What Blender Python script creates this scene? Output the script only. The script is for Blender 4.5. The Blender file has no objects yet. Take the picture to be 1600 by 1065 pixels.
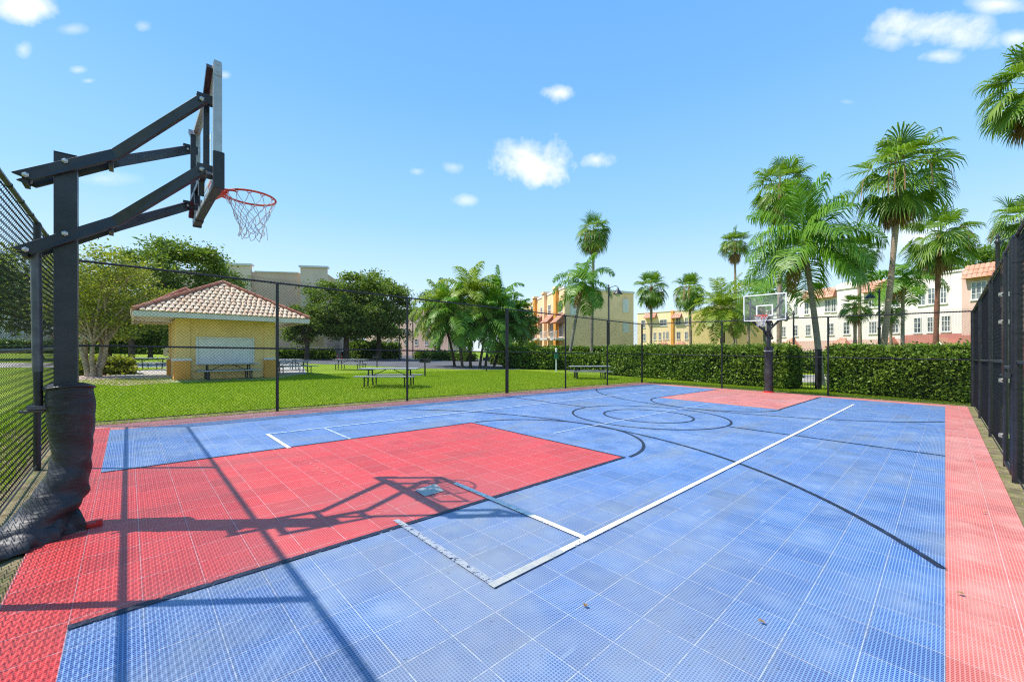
import bpy, math, random
import numpy as np
from mathutils import Vector
PI = math.pi
R_ = math.radians
sc = bpy.context.scene
C = sc.collection
# ------------------------------------------------------------------ camera, sky, sun
A = R_(46.727); FPX = 637.08; Y0 = 548.9; EYE = 1.55; SL = 0.01677
ca, sa = math.cos(A), math.sin(A)
RV = Vector((ca, sa, 0)); FV = Vector((-sa, ca, 0)); ZV = Vector((0, 0, 1))
cam = bpy.data.cameras.new('camera'); camo = bpy.data.objects.new('camera', cam); C.objects.link(camo)
cam.sensor_width = 36; cam.lens = FPX / 1600 * 36; cam.shift_y = (Y0 - 532.5) / 1600
cam.clip_start = 0.05; cam.clip_end = 3000
camo.location = (0, 0, EYE); camo.rotation_euler = (PI / 2, 0, A)
sc.camera = camo
SUNH = Vector((0.626, 0.78, 0)).normalized(); ELEV = R_(55.5)
sun = bpy.data.lights.new('sun', 'SUN'); suno = bpy.data.objects.new('sun', sun); C.objects.link(suno)
sun.energy = 4.8; sun.angle = R_(0.53); sun.color = (1, 0.95, 0.87)
ld = SUNH * math.cos(ELEV) - ZV * math.sin(ELEV)
suno.rotation_euler = ld.to_track_quat('-Z', 'Y').to_euler(); suno.location = (-20, -20, 40)
sc.view_settings.view_transform = 'Standard'; sc.view_settings.look = 'None'
sc.cycles.use_denoising = False; sc.cycles.filter_width = 1.15; sc.cycles.sample_clamp_indirect = 4; sc.cycles.max_bounces = 8; sc.cycles.transparent_max_bounces = 16
sc.view_settings.exposure = 0.45; sc.view_settings.gamma = 1

def rdir(px, py):
    return FV + RV * ((px - 800) / FPX) + ZV * ((Y0 - py) / FPX)

w = bpy.data.worlds.new('World'); sc.world = w; w.use_nodes = True
nt = w.node_tree; nt.nodes.clear()
def N(t, **k):
    n = nt.nodes.new(t)
    for a, b in k.items(): setattr(n, a, b)
    return n
def setin(n, i, v):
    if hasattr(v, 'is_linked') or isinstance(v, bpy.types.NodeSocket): nt.links.new(v, n.inputs[i])
    else: n.inputs[i].default_value = v
def M_(op, a, b=0.0, c=0.0, clamp=False):
    n = N('ShaderNodeMath', operation=op, use_clamp=clamp)
    setin(n, 0, a); setin(n, 1, b); setin(n, 2, c)
    return n.outputs[0]
sky = N('ShaderNodeTexSky', sky_type='NISHITA', sun_disc=False, sun_elevation=ELEV,
        sun_rotation=math.atan2(-SUNH.x, -SUNH.y), air_density=1.0, dust_density=0.0, ozone_density=2.0)
tc = N('ShaderNodeTexCoord')
nrm = N('ShaderNodeVectorMath', operation='NORMALIZE'); nt.links.new(tc.outputs['Generated'], nrm.inputs[0])
D = nrm.outputs[0]
noi = N('ShaderNodeTexNoise'); noi.inputs['Scale'].default_value = 15; noi.inputs['Detail'].default_value = 7; noi.inputs['Roughness'].default_value = 0.6
nt.links.new(D, noi.inputs['Vector'])
noi2 = N('ShaderNodeTexNoise'); noi2.inputs['Scale'].default_value = 5; noi2.inputs['Detail'].default_value = 4
nt.links.new(D, noi2.inputs['Vector'])
def dot(v):
    n = N('ShaderNodeVectorMath', operation='DOT_PRODUCT'); nt.links.new(D, n.inputs[0]); n.inputs[1].default_value = v
    return n.outputs['Value']
# px, py, half width, half height, density
CL = [(1445, 48, 100, 34, 1.15), (1465, 88, 40, 14, .8), (1395, 62, 60, 20, .7), (830, 260, 66, 38, 1.15), (815, 238, 44, 24, .9), (930, 250, 28, 14, .8), (876, 146, 32, 14, .85),
      (35, 14, 60, 26, 1.1), (36, 78, 16, 18, .6), (225, 42, 18, 12, .45), (112, 46, 26, 10, .4), (122, 110, 16, 8, .55), (138, 127, 14, 6, .55),
      (1560, 8, 60, 16, .9), (1590, 60, 30, 14, .7), (708, 262, 20, 10, .4), (727, 314, 20, 9, .5), (652, 268, 14, 6, .35), (1320, 160, 20, 7, .35), (1430, 372, 70, 36, .75),
      (1330, 395, 60, 24, .45), (350, 118, 10, 6, .4), (160, 280, 60, 14, .3)]
acc = None
for (px, py, hw, hh, dn) in CL:
    d = rdir(px, py).normalized()
    e1 = (rdir(px + 1, py).normalized() - d) * hw; e2 = (rdir(px, py - 1).normalized() - d) * hh      # the puff's two half-axes on the sky
    nn = e1.cross(e2).normalized(); dn_ = e1.cross(e2).dot(nn)
    a = dot(tuple(e2.cross(nn) / dn_)); b = dot(tuple(nn.cross(e1) / dn_)); f = dot(tuple(d))
    rr = M_('SQRT', M_('ADD', M_('MULTIPLY', a, a), M_('MULTIPLY', b, b)))
    m = M_('SUBTRACT', 1.0, rr)
    m = M_('ADD', m, M_('MULTIPLY', M_('SUBTRACT', noi.outputs[0], 0.5), 2.5))
    m = M_('MULTIPLY', M_('MULTIPLY', m, .95, clamp=True), dn, clamp=True)
    m = M_('MULTIPLY', m, M_('GREATER_THAN', f, 0.3))
    m = M_('MULTIPLY', m, M_('LESS_THAN', rr, 2.3))
    acc = m if acc is None else M_('MAXIMUM', acc, m)
# sky colour, a little richer blue as photographed, paler at the horizon
sepz = N('ShaderNodeSeparateXYZ'); nt.links.new(D, sepz.inputs[0])
ramp = N('ShaderNodeValToRGB'); nt.links.new(sepz.outputs[2], ramp.inputs[0])
cr = ramp.color_ramp; cr.elements[0].position = 0.0; cr.elements[0].color = (4.9, 5.75, 6.3, 1)
cr.elements[1].position = 0.75; cr.elements[1].color = (.78, 2.4, 5.3, 1)
for ps_, c_ in ((.12, (3.8, 5.1, 6.2)), (.30, (2.0, 3.95, 6.0)), (.52, (1.15, 3.0, 5.7))):
    e = cr.elements.new(ps_); e.color = c_ + (1,)
mul = N('ShaderNodeMix', data_type='RGBA'); mul.inputs[0].default_value = .85
nt.links.new(sky.outputs[0], mul.inputs[6]); nt.links.new(ramp.outputs[0], mul.inputs[7])
mx = N('ShaderNodeMix', data_type='RGBA')
nt.links.new(M_('MULTIPLY', acc, 0.93), mx.inputs[0]); nt.links.new(mul.outputs[2], mx.inputs[6]); mx.inputs[7].default_value = (6.4, 6.45, 6.6, 1)
bg = N('ShaderNodeBackground'); bg.inputs[1].default_value = 0.142
nt.links.new(mx.outputs[2], bg.inputs[0])
wo = N('ShaderNodeOutputWorld'); nt.links.new(bg.outputs[0], wo.inputs[0])

# ------------------------------------------------------------------ helpers
def g(x, y): return -SL * (x * ca + y * sa)
def G(x, y, dz=0.0): return Vector((x, y, g(x, y) + dz))
def gp(px, py):
    Yd = FPX * EYE / (py - Y0 - SL * (px - 800)); Xd = (px - 800) / FPX * Yd
    p = RV * Xd + FV * Yd
    return G(p.x, p.y)
def at(px, depth):
    p = RV * ((px - 800) / FPX * depth) + FV * depth
    return G(p.x, p.y)
def pt(px, py, depth): return Vector((0, 0, EYE)) + rdir(px, py) * depth
def hz(px, py, depth):      # height above the local ground
    p = pt(px, py, depth); return p.z - g(p.x, p.y)
def onplane(px, py, P0, n):
    d = rdir(px, py); o = Vector((0, 0, EYE)); return o + d * ((P0 - o).dot(n) / d.dot(n))

def tag(o, label=None, cat=None, group=None, kind=None):
    if label: o['label'] = label
    if cat: o['category'] = cat
    if group: o['group'] = group
    if kind: o['kind'] = kind
    return o
def thing(name, label, cat, loc=(0, 0, 0), rz=0, group=None):
    o = bpy.data.objects.new(name, None); C.objects.link(o)
    o.location = loc; o.rotation_euler = (0, 0, rz); o.empty_display_size = .2
    return tag(o, label, cat, group)
def copy_tree(o, parent=None):
    c = o.copy(); C.objects.link(c); c.parent = parent
    for ch in list(o.children): copy_tree(ch, c)
    return c
def linkmesh(name, me, mat, parent, smooth=False):
    o = bpy.data.objects.new(name, me); C.objects.link(o)
    for m in (mat if isinstance(mat, (list, tuple)) else [mat]): me.materials.append(m)
    if parent is not None: o.parent = parent
    if smooth:
        me.polygons.foreach_set('use_smooth', [True] * len(me.polygons))
        try: me.set_sharp_from_angle(angle=R_(42))
        except Exception: pass
    return o
def npmesh(name, V, F, mat, parent=None, smooth=False):
    V = np.asarray(V, dtype=np.float32); F = np.asarray(F, dtype=np.int32)
    me = bpy.data.meshes.new(name); me.vertices.add(len(V)); me.vertices.foreach_set('co', V.ravel())
    k = F.shape[1]; me.loops.add(F.size); me.loops.foreach_set('vertex_index', F.ravel())
    me.polygons.add(len(F)); me.polygons.foreach_set('loop_start', np.arange(0, F.size, k, dtype=np.int32))
    me.update(calc_edges=True)
    return linkmesh(name, me, mat, parent, smooth)

class MB:
    def __init__(s, org=(0, 0, 0)): s.v = []; s.f = []; s.mi = []; s.o = Vector(org); s.cur = 0
    def add(s, vs, fs):
        b = len(s.v); s.v += [tuple(Vector(v) - s.o) for v in vs]
        for f in fs: s.f.append(tuple(b + i for i in f)); s.mi.append(s.cur)
        return s
    def box(s, c, d, rz=0, ax=None):
        c = Vector(c); hx, hy, hzz = d[0] / 2, d[1] / 2, d[2] / 2
        if ax is None:
            X = Vector((math.cos(rz), math.sin(rz), 0)); Yv = Vector((-math.sin(rz), math.cos(rz), 0)); Z = ZV
        else: X, Yv, Z = ax
        vs = [c + X * (i * hx) + Yv * (j * hy) + Z * (k * hzz) for k in (-1, 1) for j in (-1, 1) for i in (-1, 1)]
        return s.add(vs, [(0, 2, 3, 1), (4, 5, 7, 6), (0, 1, 5, 4), (2, 6, 7, 3), (0, 4, 6, 2), (1, 3, 7, 5)])
    def bar(s, a, b, wd, ht, up=ZV):   # rectangular bar from a to b
        a = Vector(a); b = Vector(b); d = (b - a); L = d.length; d = d / L
        sd = d.cross(up).normalized(); u = sd.cross(d).normalized()
        return s.box((a + b) / 2, (L, wd, ht), ax=(d, sd, u))
    def tube(s, pts, rad, n=8, cap=True, closed=False):
        pts = [Vector(p) for p in pts]; m = len(pts)
        if not isinstance(rad, (list, tuple)): rad = [rad] * m
        vs = []; prev = None
        for i, p in enumerate(pts):
            a = pts[(i - 1) % m] if (i > 0 or closed) else p
            b = pts[(i + 1) % m] if (i < m - 1 or closed) else p
            t = (b - a).normalized()
            if prev is None:
                ref = Vector((0, 0, 1)) if abs(t.z) < .9 else Vector((1, 0, 0))
                e1 = t.cross(ref).normalized()
            else:
                e1 = (prev - t * prev.dot(t)).normalized()
            prev = e1; e2 = t.cross(e1)
            for k in range(n):
                q = 2 * PI * k / n + PI / n
                vs.append(p + (e1 * math.cos(q) + e2 * math.sin(q)) * rad[i])
        fs = []
        for i in range(m if closed else m - 1):
            j = (i + 1) % m
            for k in range(n):
                fs.append((i * n + k, i * n + (k + 1) % n, j * n + (k + 1) % n, j * n + k))
        if cap and not closed:
            fs.append(tuple(reversed(range(n)))); fs.append(tuple((m - 1) * n + k for k in range(n)))
        return s.add(vs, fs)
    def lathe(s, c, prof, n=20):
        c = Vector(c); vs = []
        for (r, z) in prof:
            for k in range(n):
                q = 2 * PI * k / n; vs.append(c + Vector((r * math.cos(q), r * math.sin(q), z)))
        fs = []
        for i in range(len(prof) - 1):
            for k in range(n): fs.append((i * n + k, i * n + (k + 1) % n, (i + 1) * n + (k + 1) % n, (i + 1) * n + k))
        fs.append(tuple(reversed(range(n)))); fs.append(tuple((len(prof) - 1) * n + k for k in range(n)))
        return s.add(vs, fs)
    def prism(s, poly, ext):
        ext = Vector(ext); n = len(poly); vs = [Vector(p) for p in poly] + [Vector(p) + ext for p in poly]
        fs = [tuple(reversed(range(n))), tuple(range(n, 2 * n))] + [(i, (i + 1) % n, n + (i + 1) % n, n + i) for i in range(n)]
        return s.add(vs, fs)
    def build(s, name, mat, parent=None, smooth=False, bevel=0):
        me = bpy.data.meshes.new(name); me.from_pydata(s.v, [], s.f); me.update()
        o = linkmesh(name, me, mat, parent, smooth)
        if any(s.mi): me.polygons.foreach_set('material_index', s.mi)
        if bevel:
            b = o.modifiers.new('bevel', 'BEVEL'); b.width = bevel; b.segments = 2; b.limit_method = 'ANGLE'
        return o

# ------------------------------------------------------------------ materials
def newmat(name):
    global nt
    m = bpy.data.materials.new(name); m.use_nodes = True; nt = m.node_tree; nt.nodes.clear()
    out = N('ShaderNodeOutputMaterial'); b = N('ShaderNodeBsdfPrincipled'); nt.links.new(b.outputs[0], out.inputs[0])
    return m, b, out
def rgba(c): return (c[0], c[1], c[2], 1)
def mixc(fac, a, b, bt='MIX'):
    n = N('ShaderNodeMix', data_type='RGBA', blend_type=bt)
    for i, v in ((0, fac), (6, a), (7, b)):
        if isinstance(v, bpy.types.NodeSocket): nt.links.new(v, n.inputs[i])
        else: n.inputs[i].default_value = rgba(v) if isinstance(v, tuple) else v
    return n.outputs[2]
def noise(scale, detail=4, rough=.55, vec=None, out=0, dist=0):
    n = N('ShaderNodeTexNoise'); n.inputs['Scale'].default_value = scale; n.inputs['Detail'].default_value = detail
    n.inputs['Roughness'].default_value = rough; n.inputs['Distortion'].default_value = dist
    if vec is None:
        t = N('ShaderNodeTexCoord'); vec = t.outputs['Object']
    nt.links.new(vec, n.inputs['Vector']); return n.outputs[out]
def mapr(v, a, b, c=0.0, d=1.0):
    n = N('ShaderNodeMapRange'); n.interpolation_type = 'SMOOTHSTEP'
    nt.links.new(v, n.inputs[0])
    for i, x in enumerate((a, b, c, d)): n.inputs[i + 1].default_value = x
    return n.outputs[0]
def bump(b, h, strength=.3, dist=.02):
    n = N('ShaderNodeBump'); n.inputs['Strength'].default_value = strength; n.inputs['Distance'].default_value = dist
    nt.links.new(h, n.inputs['Height']); nt.links.new(n.outputs[0], b.inputs['Normal'])
def pm(name, col, rough=.6, var=.18, scale=3.0, metal=0, bmp=0.15, fine=60.0, dirt=None, dirtamt=0, spec=.5, coat=0):
    m, b, out = newmat(name)
    n1 = noise(scale, 5); lo = tuple(c * (1 - var) for c in col); hi = tuple(min(1, c * (1 + var)) for c in col)
    c = mixc(mapr(n1, .3, .7), lo, hi)
    if dirt: c = mixc(mapr(noise(scale * .7, 8, .7), .5, .75, 0, dirtamt), c, dirt)
    nt.links.new(c, b.inputs['Base Color'])
    nt.links.new(mapr(noise(scale * 3, 3), .3, .7, max(0, rough - .08), min(1, rough + .08)), b.inputs['Roughness'])
    b.inputs['Metallic'].default_value = metal; b.inputs['Specular IOR Level'].default_value = spec
    if coat: b.inputs['Coat Weight'].default_value = coat
    if bmp: bump(b, noise(fine, 4), bmp, .01)
    return m
def leafmat(name, c1, c2, c3=None, rough=.5, trans=.35, spec=.35):
    m, b, out = newmat(name)
    ge = N('ShaderNodeNewGeometry')
    r = ge.outputs['Random Per Island']
    c = mixc(r, c1, c2)
    c = mixc(mapr(noise(.55, 3), .35, .65, 0, .55), c, c3 if c3 else c2)
    nt.links.new(c, b.inputs['Base Color']); b.inputs['Roughness'].default_value = rough; b.inputs['Specular IOR Level'].default_value = spec
    t = N('ShaderNodeBsdfTranslucent'); nt.links.new(mixc(1.0, c, (1.25, 1.35, .55), 'MULTIPLY'), t.inputs[0])
    ms = N('ShaderNodeMixShader'); ms.inputs[0].default_value = trans
    nt.links.new(b.outputs[0], ms.inputs[1]); nt.links.new(t.outputs[0], ms.inputs[2]); nt.links.new(ms.outputs[0], out.inputs[0])
    return m

def tilemat(name, deep, light, fade, dirt, fadeamt, spec=.45):
    """open-grid plastic sports tile: fine ribs both ways, joints every 305 mm"""
    m, b, out = newmat(name)
    t = N('ShaderNodeTexCoord'); s = N('ShaderNodeSeparateXYZ'); nt.links.new(t.outputs['Object'], s.inputs[0])
    T = .3048; RB = T / 18
    def fr(v, p, off=0.0):
        a = M_('FRACT', M_('DIVIDE', M_('ADD', v, off), p))
        return M_('ABSOLUTE', M_('SUBTRACT', a, .5))       # .5 at the joint
    x, y = s.outputs[0], s.outputs[1]
    yo = .24
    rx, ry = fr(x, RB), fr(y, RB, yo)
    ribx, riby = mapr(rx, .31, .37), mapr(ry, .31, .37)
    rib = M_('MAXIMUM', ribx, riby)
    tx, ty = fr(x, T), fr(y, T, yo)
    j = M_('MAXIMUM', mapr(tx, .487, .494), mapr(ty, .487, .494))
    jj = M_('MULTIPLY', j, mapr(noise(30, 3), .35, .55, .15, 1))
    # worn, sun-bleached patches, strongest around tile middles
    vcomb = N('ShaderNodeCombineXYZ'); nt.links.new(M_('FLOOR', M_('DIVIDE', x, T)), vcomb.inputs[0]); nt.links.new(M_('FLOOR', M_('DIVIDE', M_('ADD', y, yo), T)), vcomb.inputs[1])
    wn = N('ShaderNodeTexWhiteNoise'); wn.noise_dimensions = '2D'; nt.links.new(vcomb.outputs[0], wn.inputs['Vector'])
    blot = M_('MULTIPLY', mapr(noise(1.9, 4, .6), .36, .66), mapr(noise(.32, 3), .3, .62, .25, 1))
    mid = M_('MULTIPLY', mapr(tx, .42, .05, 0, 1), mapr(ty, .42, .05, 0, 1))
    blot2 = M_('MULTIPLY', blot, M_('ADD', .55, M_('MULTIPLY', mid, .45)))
    base = mixc(M_('MULTIPLY', rib, .8), deep, light)  # rib tops paler: wear plus sun glint put into the colour
    base = mixc(M_('MULTIPLY', M_('SUBTRACT', wn.outputs[0], .5), .40, clamp=True), base, (0.0, 0.0, 0.0))
    base = mixc(M_('MULTIPLY', blot2, fadeamt), base, fade)
    streak = N('ShaderNodeMapping'); nt.links.new(t.outputs['Object'], streak.inputs[0]); streak.inputs['Scale'].default_value = (1.1, .28, 1)
    dr = M_('MULTIPLY', mapr(noise(1.3, 6, .65, streak.outputs[0]), .46, .70), .5)
    base = mixc(dr, base, dirt)
    base = mixc(M_('MULTIPLY', mapr(noise(7, 6, .7), .56, .75), .22), base, dirt)
    sp = N('ShaderNodeVectorMath', operation='DISTANCE'); nt.links.new(t.outputs['Object'], sp.inputs[0]); sp.inputs[1].default_value = (-2.3, 2.0, 0)   # trodden, dusty area
    base = mixc(M_('MULTIPLY', mapr(sp.outputs['Value'], 3.2, .4), mapr(noise(1.1, 4), .3, .65, .2, .55)), base, tuple(x * .6 + .12 for x in dirt))
    sc_ = N('ShaderNodeMapping'); nt.links.new(t.outputs['Object'], sc_.inputs[0]); sc_.inputs['Scale'].default_value = (9, 1.2, 1); sc_.inputs['Rotation'].default_value = (0, 0, .7)
    base = mixc(M_('MULTIPLY', mapr(noise(1.0, 3, .6, sc_.outputs[0]), .66, .72), .35), base, tuple(x * .8 + .08 for x in fade))       # scuffs
    base = mixc(M_('MULTIPLY', mapr(noise(38, 2), .70, .74), .6), base, (.05, .04, .03))                                            # crumbs of dirt
    base = mixc(M_('MULTIPLY', M_('MAXIMUM', mapr(tx, .45, .485), mapr(ty, .45, .485)), mapr(noise(2.2, 4), .4, .7, 0, .4)), base, dirt)
    base = mixc(M_('MULTIPLY', jj, .46), base, tuple(min(.85, c * .35 + .5) for c in fade))  # sun glints along the joints, put into the colour as pale dashes
    nt.links.new(base, b.inputs['Base Color'])
    b.inputs['Roughness'].default_value = .42; b.inputs['Specular IOR Level'].default_value = spec
    b.inputs['Sheen Weight'].default_value = .22; b.inputs['Sheen Roughness'].default_value = .32
    bump(b, M_('ADD', rib, M_('MULTIPLY', j, .6)), .45, .004)
    return m
def linemat(name, col, worn, thr=.5):
    m, b, out = newmat(name)
    nt.links.new(mixc(mapr(noise(9, 6, .7), .4, .7, 0, .6), col, worn), b.inputs['Base Color'])
    b.inputs['Roughness'].default_value = .55
    tr = N('ShaderNodeBsdfTransparent'); ms = N('ShaderNodeMixShader')
    f = mapr(noise(26, 5, .75), thr - .06, thr + .05)
    nt.links.new(f, ms.inputs[0]); nt.links.new(b.outputs[0], ms.inputs[1]); nt.links.new(tr.outputs[0], ms.inputs[2])
    nt.links.new(ms.outputs[0], out.inputs[0]); return m

MT = {}
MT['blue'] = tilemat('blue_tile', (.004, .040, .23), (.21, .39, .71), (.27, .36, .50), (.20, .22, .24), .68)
MT['red'] = tilemat('red_tile', (.50, .005, .010), (.76, .085, .070), (.70, .11, .09), (.36, .06, .05), .34)
MT['redborder'] = tilemat('faded_red_tile', (.56, .060, .045), (.78, .32, .26), (.76, .38, .31), (.48, .20, .15), .70)
MT['wline'] = linemat('white_paint', (.80, .80, .76), (.55, .53, .46), .61)
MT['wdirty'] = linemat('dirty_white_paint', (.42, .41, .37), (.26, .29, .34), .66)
MT['wleg'] = linemat('worn_beige_paint', (.34, .36, .38), (.20, .25, .38), .56)
MT['wfaint'] = linemat('worn_white_paint', (.50, .60, .80), (.45, .52, .72), .56)
MT['bline'] = linemat('black_paint', (.008, .012, .03), (.03, .05, .10), .61)
MT['redfaint'] = linemat('worn_line_on_red', (.74, .22, .20), (.66, .12, .11), .44)

def grassmat():
    m, b, out = newmat('lawn_grass')
    c = mixc(mapr(noise(.45, 5), .35, .68), (.20, .30, .012), (.31, .40, .022))
    c = mixc(mapr(noise(3.2, 6, .7), .45, .75, 0, .6), c, (.13, .23, .01))
    c = mixc(mapr(noise(55, 4, .7), .4, .7, 0, .75), c, (.10, .18, .008))
    c = mixc(mapr(noise(1.1, 5, .6), .55, .75, 0, .55), c, (.30, .29, .07))
    nt.links.new(c, b.inputs['Base Color']); b.inputs['Roughness'].default_value = .8; b.inputs['Specular IOR Level'].default_value = .15
    bump(b, noise(70, 4, .7), .9, .03); return m
MT['grass'] = grassmat()
MT['blade'] = leafmat('grass_blade', (.22, .34, .012), (.38, .48, .025), (.30, .41, .018), .6, .3, .2)
MT['dirt'] = pm('dry_soil', (.20, .16, .09), .95, .35, 6, bmp=.6, fine=45, dirt=(.10, .14, .03), dirtamt=.9, spec=.1)
MT['asphalt'] = pm('asphalt', (.13, .13, .14), .85, .2, .6, bmp=.3, fine=80, spec=.2)
MT['concrete'] = pm('concrete_pavement', (.42, .39, .34), .85, .12, 1.2, bmp=.3, fine=50, dirt=(.25, .22, .18), dirtamt=.5)
MT['paver'] = pm('pink_paver', (.42, .30, .25), .85, .2, 4, bmp=.3)
MT['blackvinyl'] = pm('black_vinyl_coating', (.012, .012, .016), .38, .3, 8, bmp=.1, fine=90)
MT['wire'] = pm('black_coated_wire', (.007, .007, .012), .5, .3, 3, bmp=0, spec=.3)
MT['darksteel'] = pm('black_powder_coat', (.022, .024, .030), .42, .35, 3, bmp=.12, fine=120, dirt=(.07, .065, .06), dirtamt=.45)
MT['greysteel'] = pm('grey_tube_paint', (.10, .10, .115), .4, .25, 9, bmp=.1, dirt=(.03, .03, .03), dirtamt=.8)
MT['alu'] = pm('brushed_aluminium', (.42, .41, .40), .42, .12, 6, metal=.55, bmp=.08, fine=90)
MT['bolt'] = pm('zinc_bolt', (.55, .50, .45), .3, .15, 20, metal=.8)
MT['padvinyl'] = None
def padm():
    m, b, out = newmat('creased_black_vinyl')
    c = mixc(mapr(noise(4, 6), .35, .7), (.016, .015, .018), (.040, .038, .044)); c = mixc(mapr(noise(12, 7, .7), .52, .8, 0, .6), c, (.11, .10, .095))
    nt.links.new(c, b.inputs['Base Color']); b.inputs['Roughness'].default_value = .5; b.inputs['Specular IOR Level'].default_value = .45
    mp = N('ShaderNodeMapping'); t = N('ShaderNodeTexCoord'); nt.links.new(t.outputs['Object'], mp.inputs[0])
    mp.inputs['Rotation'].default_value = (.5, .6, .2); mp.inputs['Scale'].default_value = (3, 3, 16)
    bump(b, noise(1.4, 5, .55, mp.outputs[0], dist=.8), .35, .04); return m
MT['padvinyl'] = padm()
MT['rimred'] = pm('orange_red_rim_paint', (.60, .075, .035), .4, .15, 8, bmp=.05)
MT['net'] = pm('white_net_cord', (.62, .63, .66), .8, .15, 30, bmp=.2)
MT['rubber'] = pm('black_board_padding', (.020, .020, .022), .5, .3, 10, bmp=.2)
def glassm(name, tint=(.93, .97, .97), alpha=.12, rough=.03):
    m, b, out = newmat(name)
    b.inputs['Base Color'].default_value = rgba(tint); b.inputs['Roughness'].default_value = rough; b.inputs['Specular IOR Level'].default_value = .8
    tr = N('ShaderNodeBsdfTransparent'); tr.inputs[0].default_value = rgba(tint); ms = N('ShaderNodeMixShader')
    f = mapr(noise(5, 4), .3, .7, alpha * .7, alpha * 1.3)
    nt.links.new(f, ms.inputs[0]); nt.links.new(tr.outputs[0], ms.inputs[1]); nt.links.new(b.outputs[0], ms.inputs[2]); nt.links.new(ms.outputs[0], out.inputs[0]); return m
MT['glass'] = glassm('clear_board_glass', (.93, .97, .97), .055)
MT['white'] = pm('white_paint_metal', (.78, .78, .77), .45, .06, 4, bmp=.05)
MT['redbase'] = pm('red_base_plastic', (.60, .02, .015), .5, .15, 8)
def pane():
    m, b, out = newmat('dark_window_glass')
    nt.links.new(mixc(mapr(noise(.9, 3), .35, .65), (.06, .075, .09), (.22, .24, .26)), b.inputs['Base Color'])
    b.inputs['Roughness'].default_value = .06; b.inputs['Specular IOR Level'].default_value = .9; return m
MT['pane'] = pane()
MT['blind'] = pm('window_blind', (.50, .52, .54), .6, .2, 1.5, bmp=0)
MT['hedgeleaf'] = leafmat('hedge_leaf', (.055, .125, .014), (.27, .37, .03), (.11, .21, .018), .45, .28, .3)
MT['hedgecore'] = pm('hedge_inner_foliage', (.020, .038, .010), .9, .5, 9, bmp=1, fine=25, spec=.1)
MT['oakleaf'] = leafmat('oak_leaf', (.085, .135, .024), (.24, .31, .055), (.14, .20, .035), .5, .38)
MT['brightleaf'] = leafmat('yellow_green_leaf', (.17, .22, .025), (.38, .38, .06), (.25, .28, .04), .5, .38)
MT['pineleaf'] = leafmat('pine_needle', (.04, .11, .025), (.10, .20, .035), None, .5, .2)
MT['fanleaf'] = leafmat('fan_palm_leaf', (.06, .15, .018), (.24, .34, .035), (.12, .23, .022), .42, .34, .35)
MT['quleaf'] = leafmat('feather_palm_leaf', (.07, .19, .018), (.22, .37, .035), (.12, .27, .022), .42, .34, .35)
MT['dateleaf'] = leafmat('date_palm_leaf', (.15, .25, .022), (.36, .40, .045), (.21, .32, .03), .42, .36, .35)
MT['deadleaf'] = leafmat('dead_frond', (.17, .10, .045), (.36, .24, .12), (.25, .16, .08), .7, .2, .1)
MT['bark'] = pm('oak_bark', (.11, .085, .065), .9, .35, 5, bmp=.9, fine=22, spec=.1)
MT['palebark'] = pm('pale_smooth_bark', (.40, .31, .22), .8, .3, 3, bmp=.4, fine=20, spec=.1)
def palmbark(name, col):
    m, b, out = newmat(name)
    t = N('ShaderNodeTexCoord'); s = N('ShaderNodeSeparateXYZ'); nt.links.new(t.outputs['Object'], s.inputs[0])
    wv = M_('FRACT', M_('ADD', M_('MULTIPLY', s.outputs[2], 7.0), M_('MULTIPLY', noise(4, 3), 1.4)))
    c = mixc(mapr(noise(2.5, 5), .3, .7), tuple(c * .7 for c in col), col); c = mixc(mapr(wv, .75, .95, 0, .55), c, tuple(c * .45 for c in col))
    nt.links.new(c, b.inputs['Base Color']); b.inputs['Roughness'].default_value = .9; bump(b, M_('ADD', wv, noise(30, 4)), .8, .03); return m
MT['palmbark'] = palmbark('ringed_palm_bark', (.44, .32, .24))
MT['greybark'] = palmbark('grey_palm_bark', (.32, .28, .25))
MT['redbark'] = palmbark('red_brown_palm_bark', (.30, .13, .085))
MT['yellow'] = pm('yellow_stucco', (.94, .64, .38), .85, .05, .5, bmp=.2, fine=14, dirt=(.55, .40, .2), dirtamt=.35, spec=.2)
MT['paleyellow'] = pm('pale_yellow_stucco', (.86, .68, .40), .85, .05, .5, bmp=.2, fine=14, spec=.2)
MT['olive'] = pm('olive_stucco', (.52, .41, .18), .9, .08, .6, bmp=.2, fine=14, spec=.2)
MT['orange'] = pm('orange_stucco', (.74, .36, .08), .85, .1, .8, bmp=.2, fine=14, spec=.2)
MT['pavyellow'] = pm('golden_stucco', (.88, .60, .25), .85, .08, 1.2, bmp=.2, fine=20, dirt=(.5, .35, .12), dirtamt=.4, spec=.2)
MT['cream'] = pm('cream_stucco', (.82, .75, .68), .85, .05, .5, bmp=.2, fine=14, dirt=(.6, .5, .42), dirtamt=.3, spec=.2)
MT['pink'] = pm('pink_stucco', (.66, .45, .38), .85, .05, .5, bmp=.2, fine=14, spec=.2)
MT['brick'] = pm('dusty_red_stucco', (.50, .21, .17), .85, .1, .6, bmp=.2, fine=14, spec=.2)
MT['beige'] = pm('beige_stucco', (.66, .45, .33), .9, .06, .25, bmp=.2, fine=8, spec=.2)
MT['beigelt'] = pm('light_beige_stucco', (.74, .56, .43), .9, .06, .25, bmp=.2, fine=8, spec=.2)
MT['trim'] = pm('white_trim', (.70, .68, .64), .7, .06, 2, bmp=.08)
MT['fascia'] = pm('grey_green_fascia', (.72, .64, .58), .6, .06, 2, bmp=.05)
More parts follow.
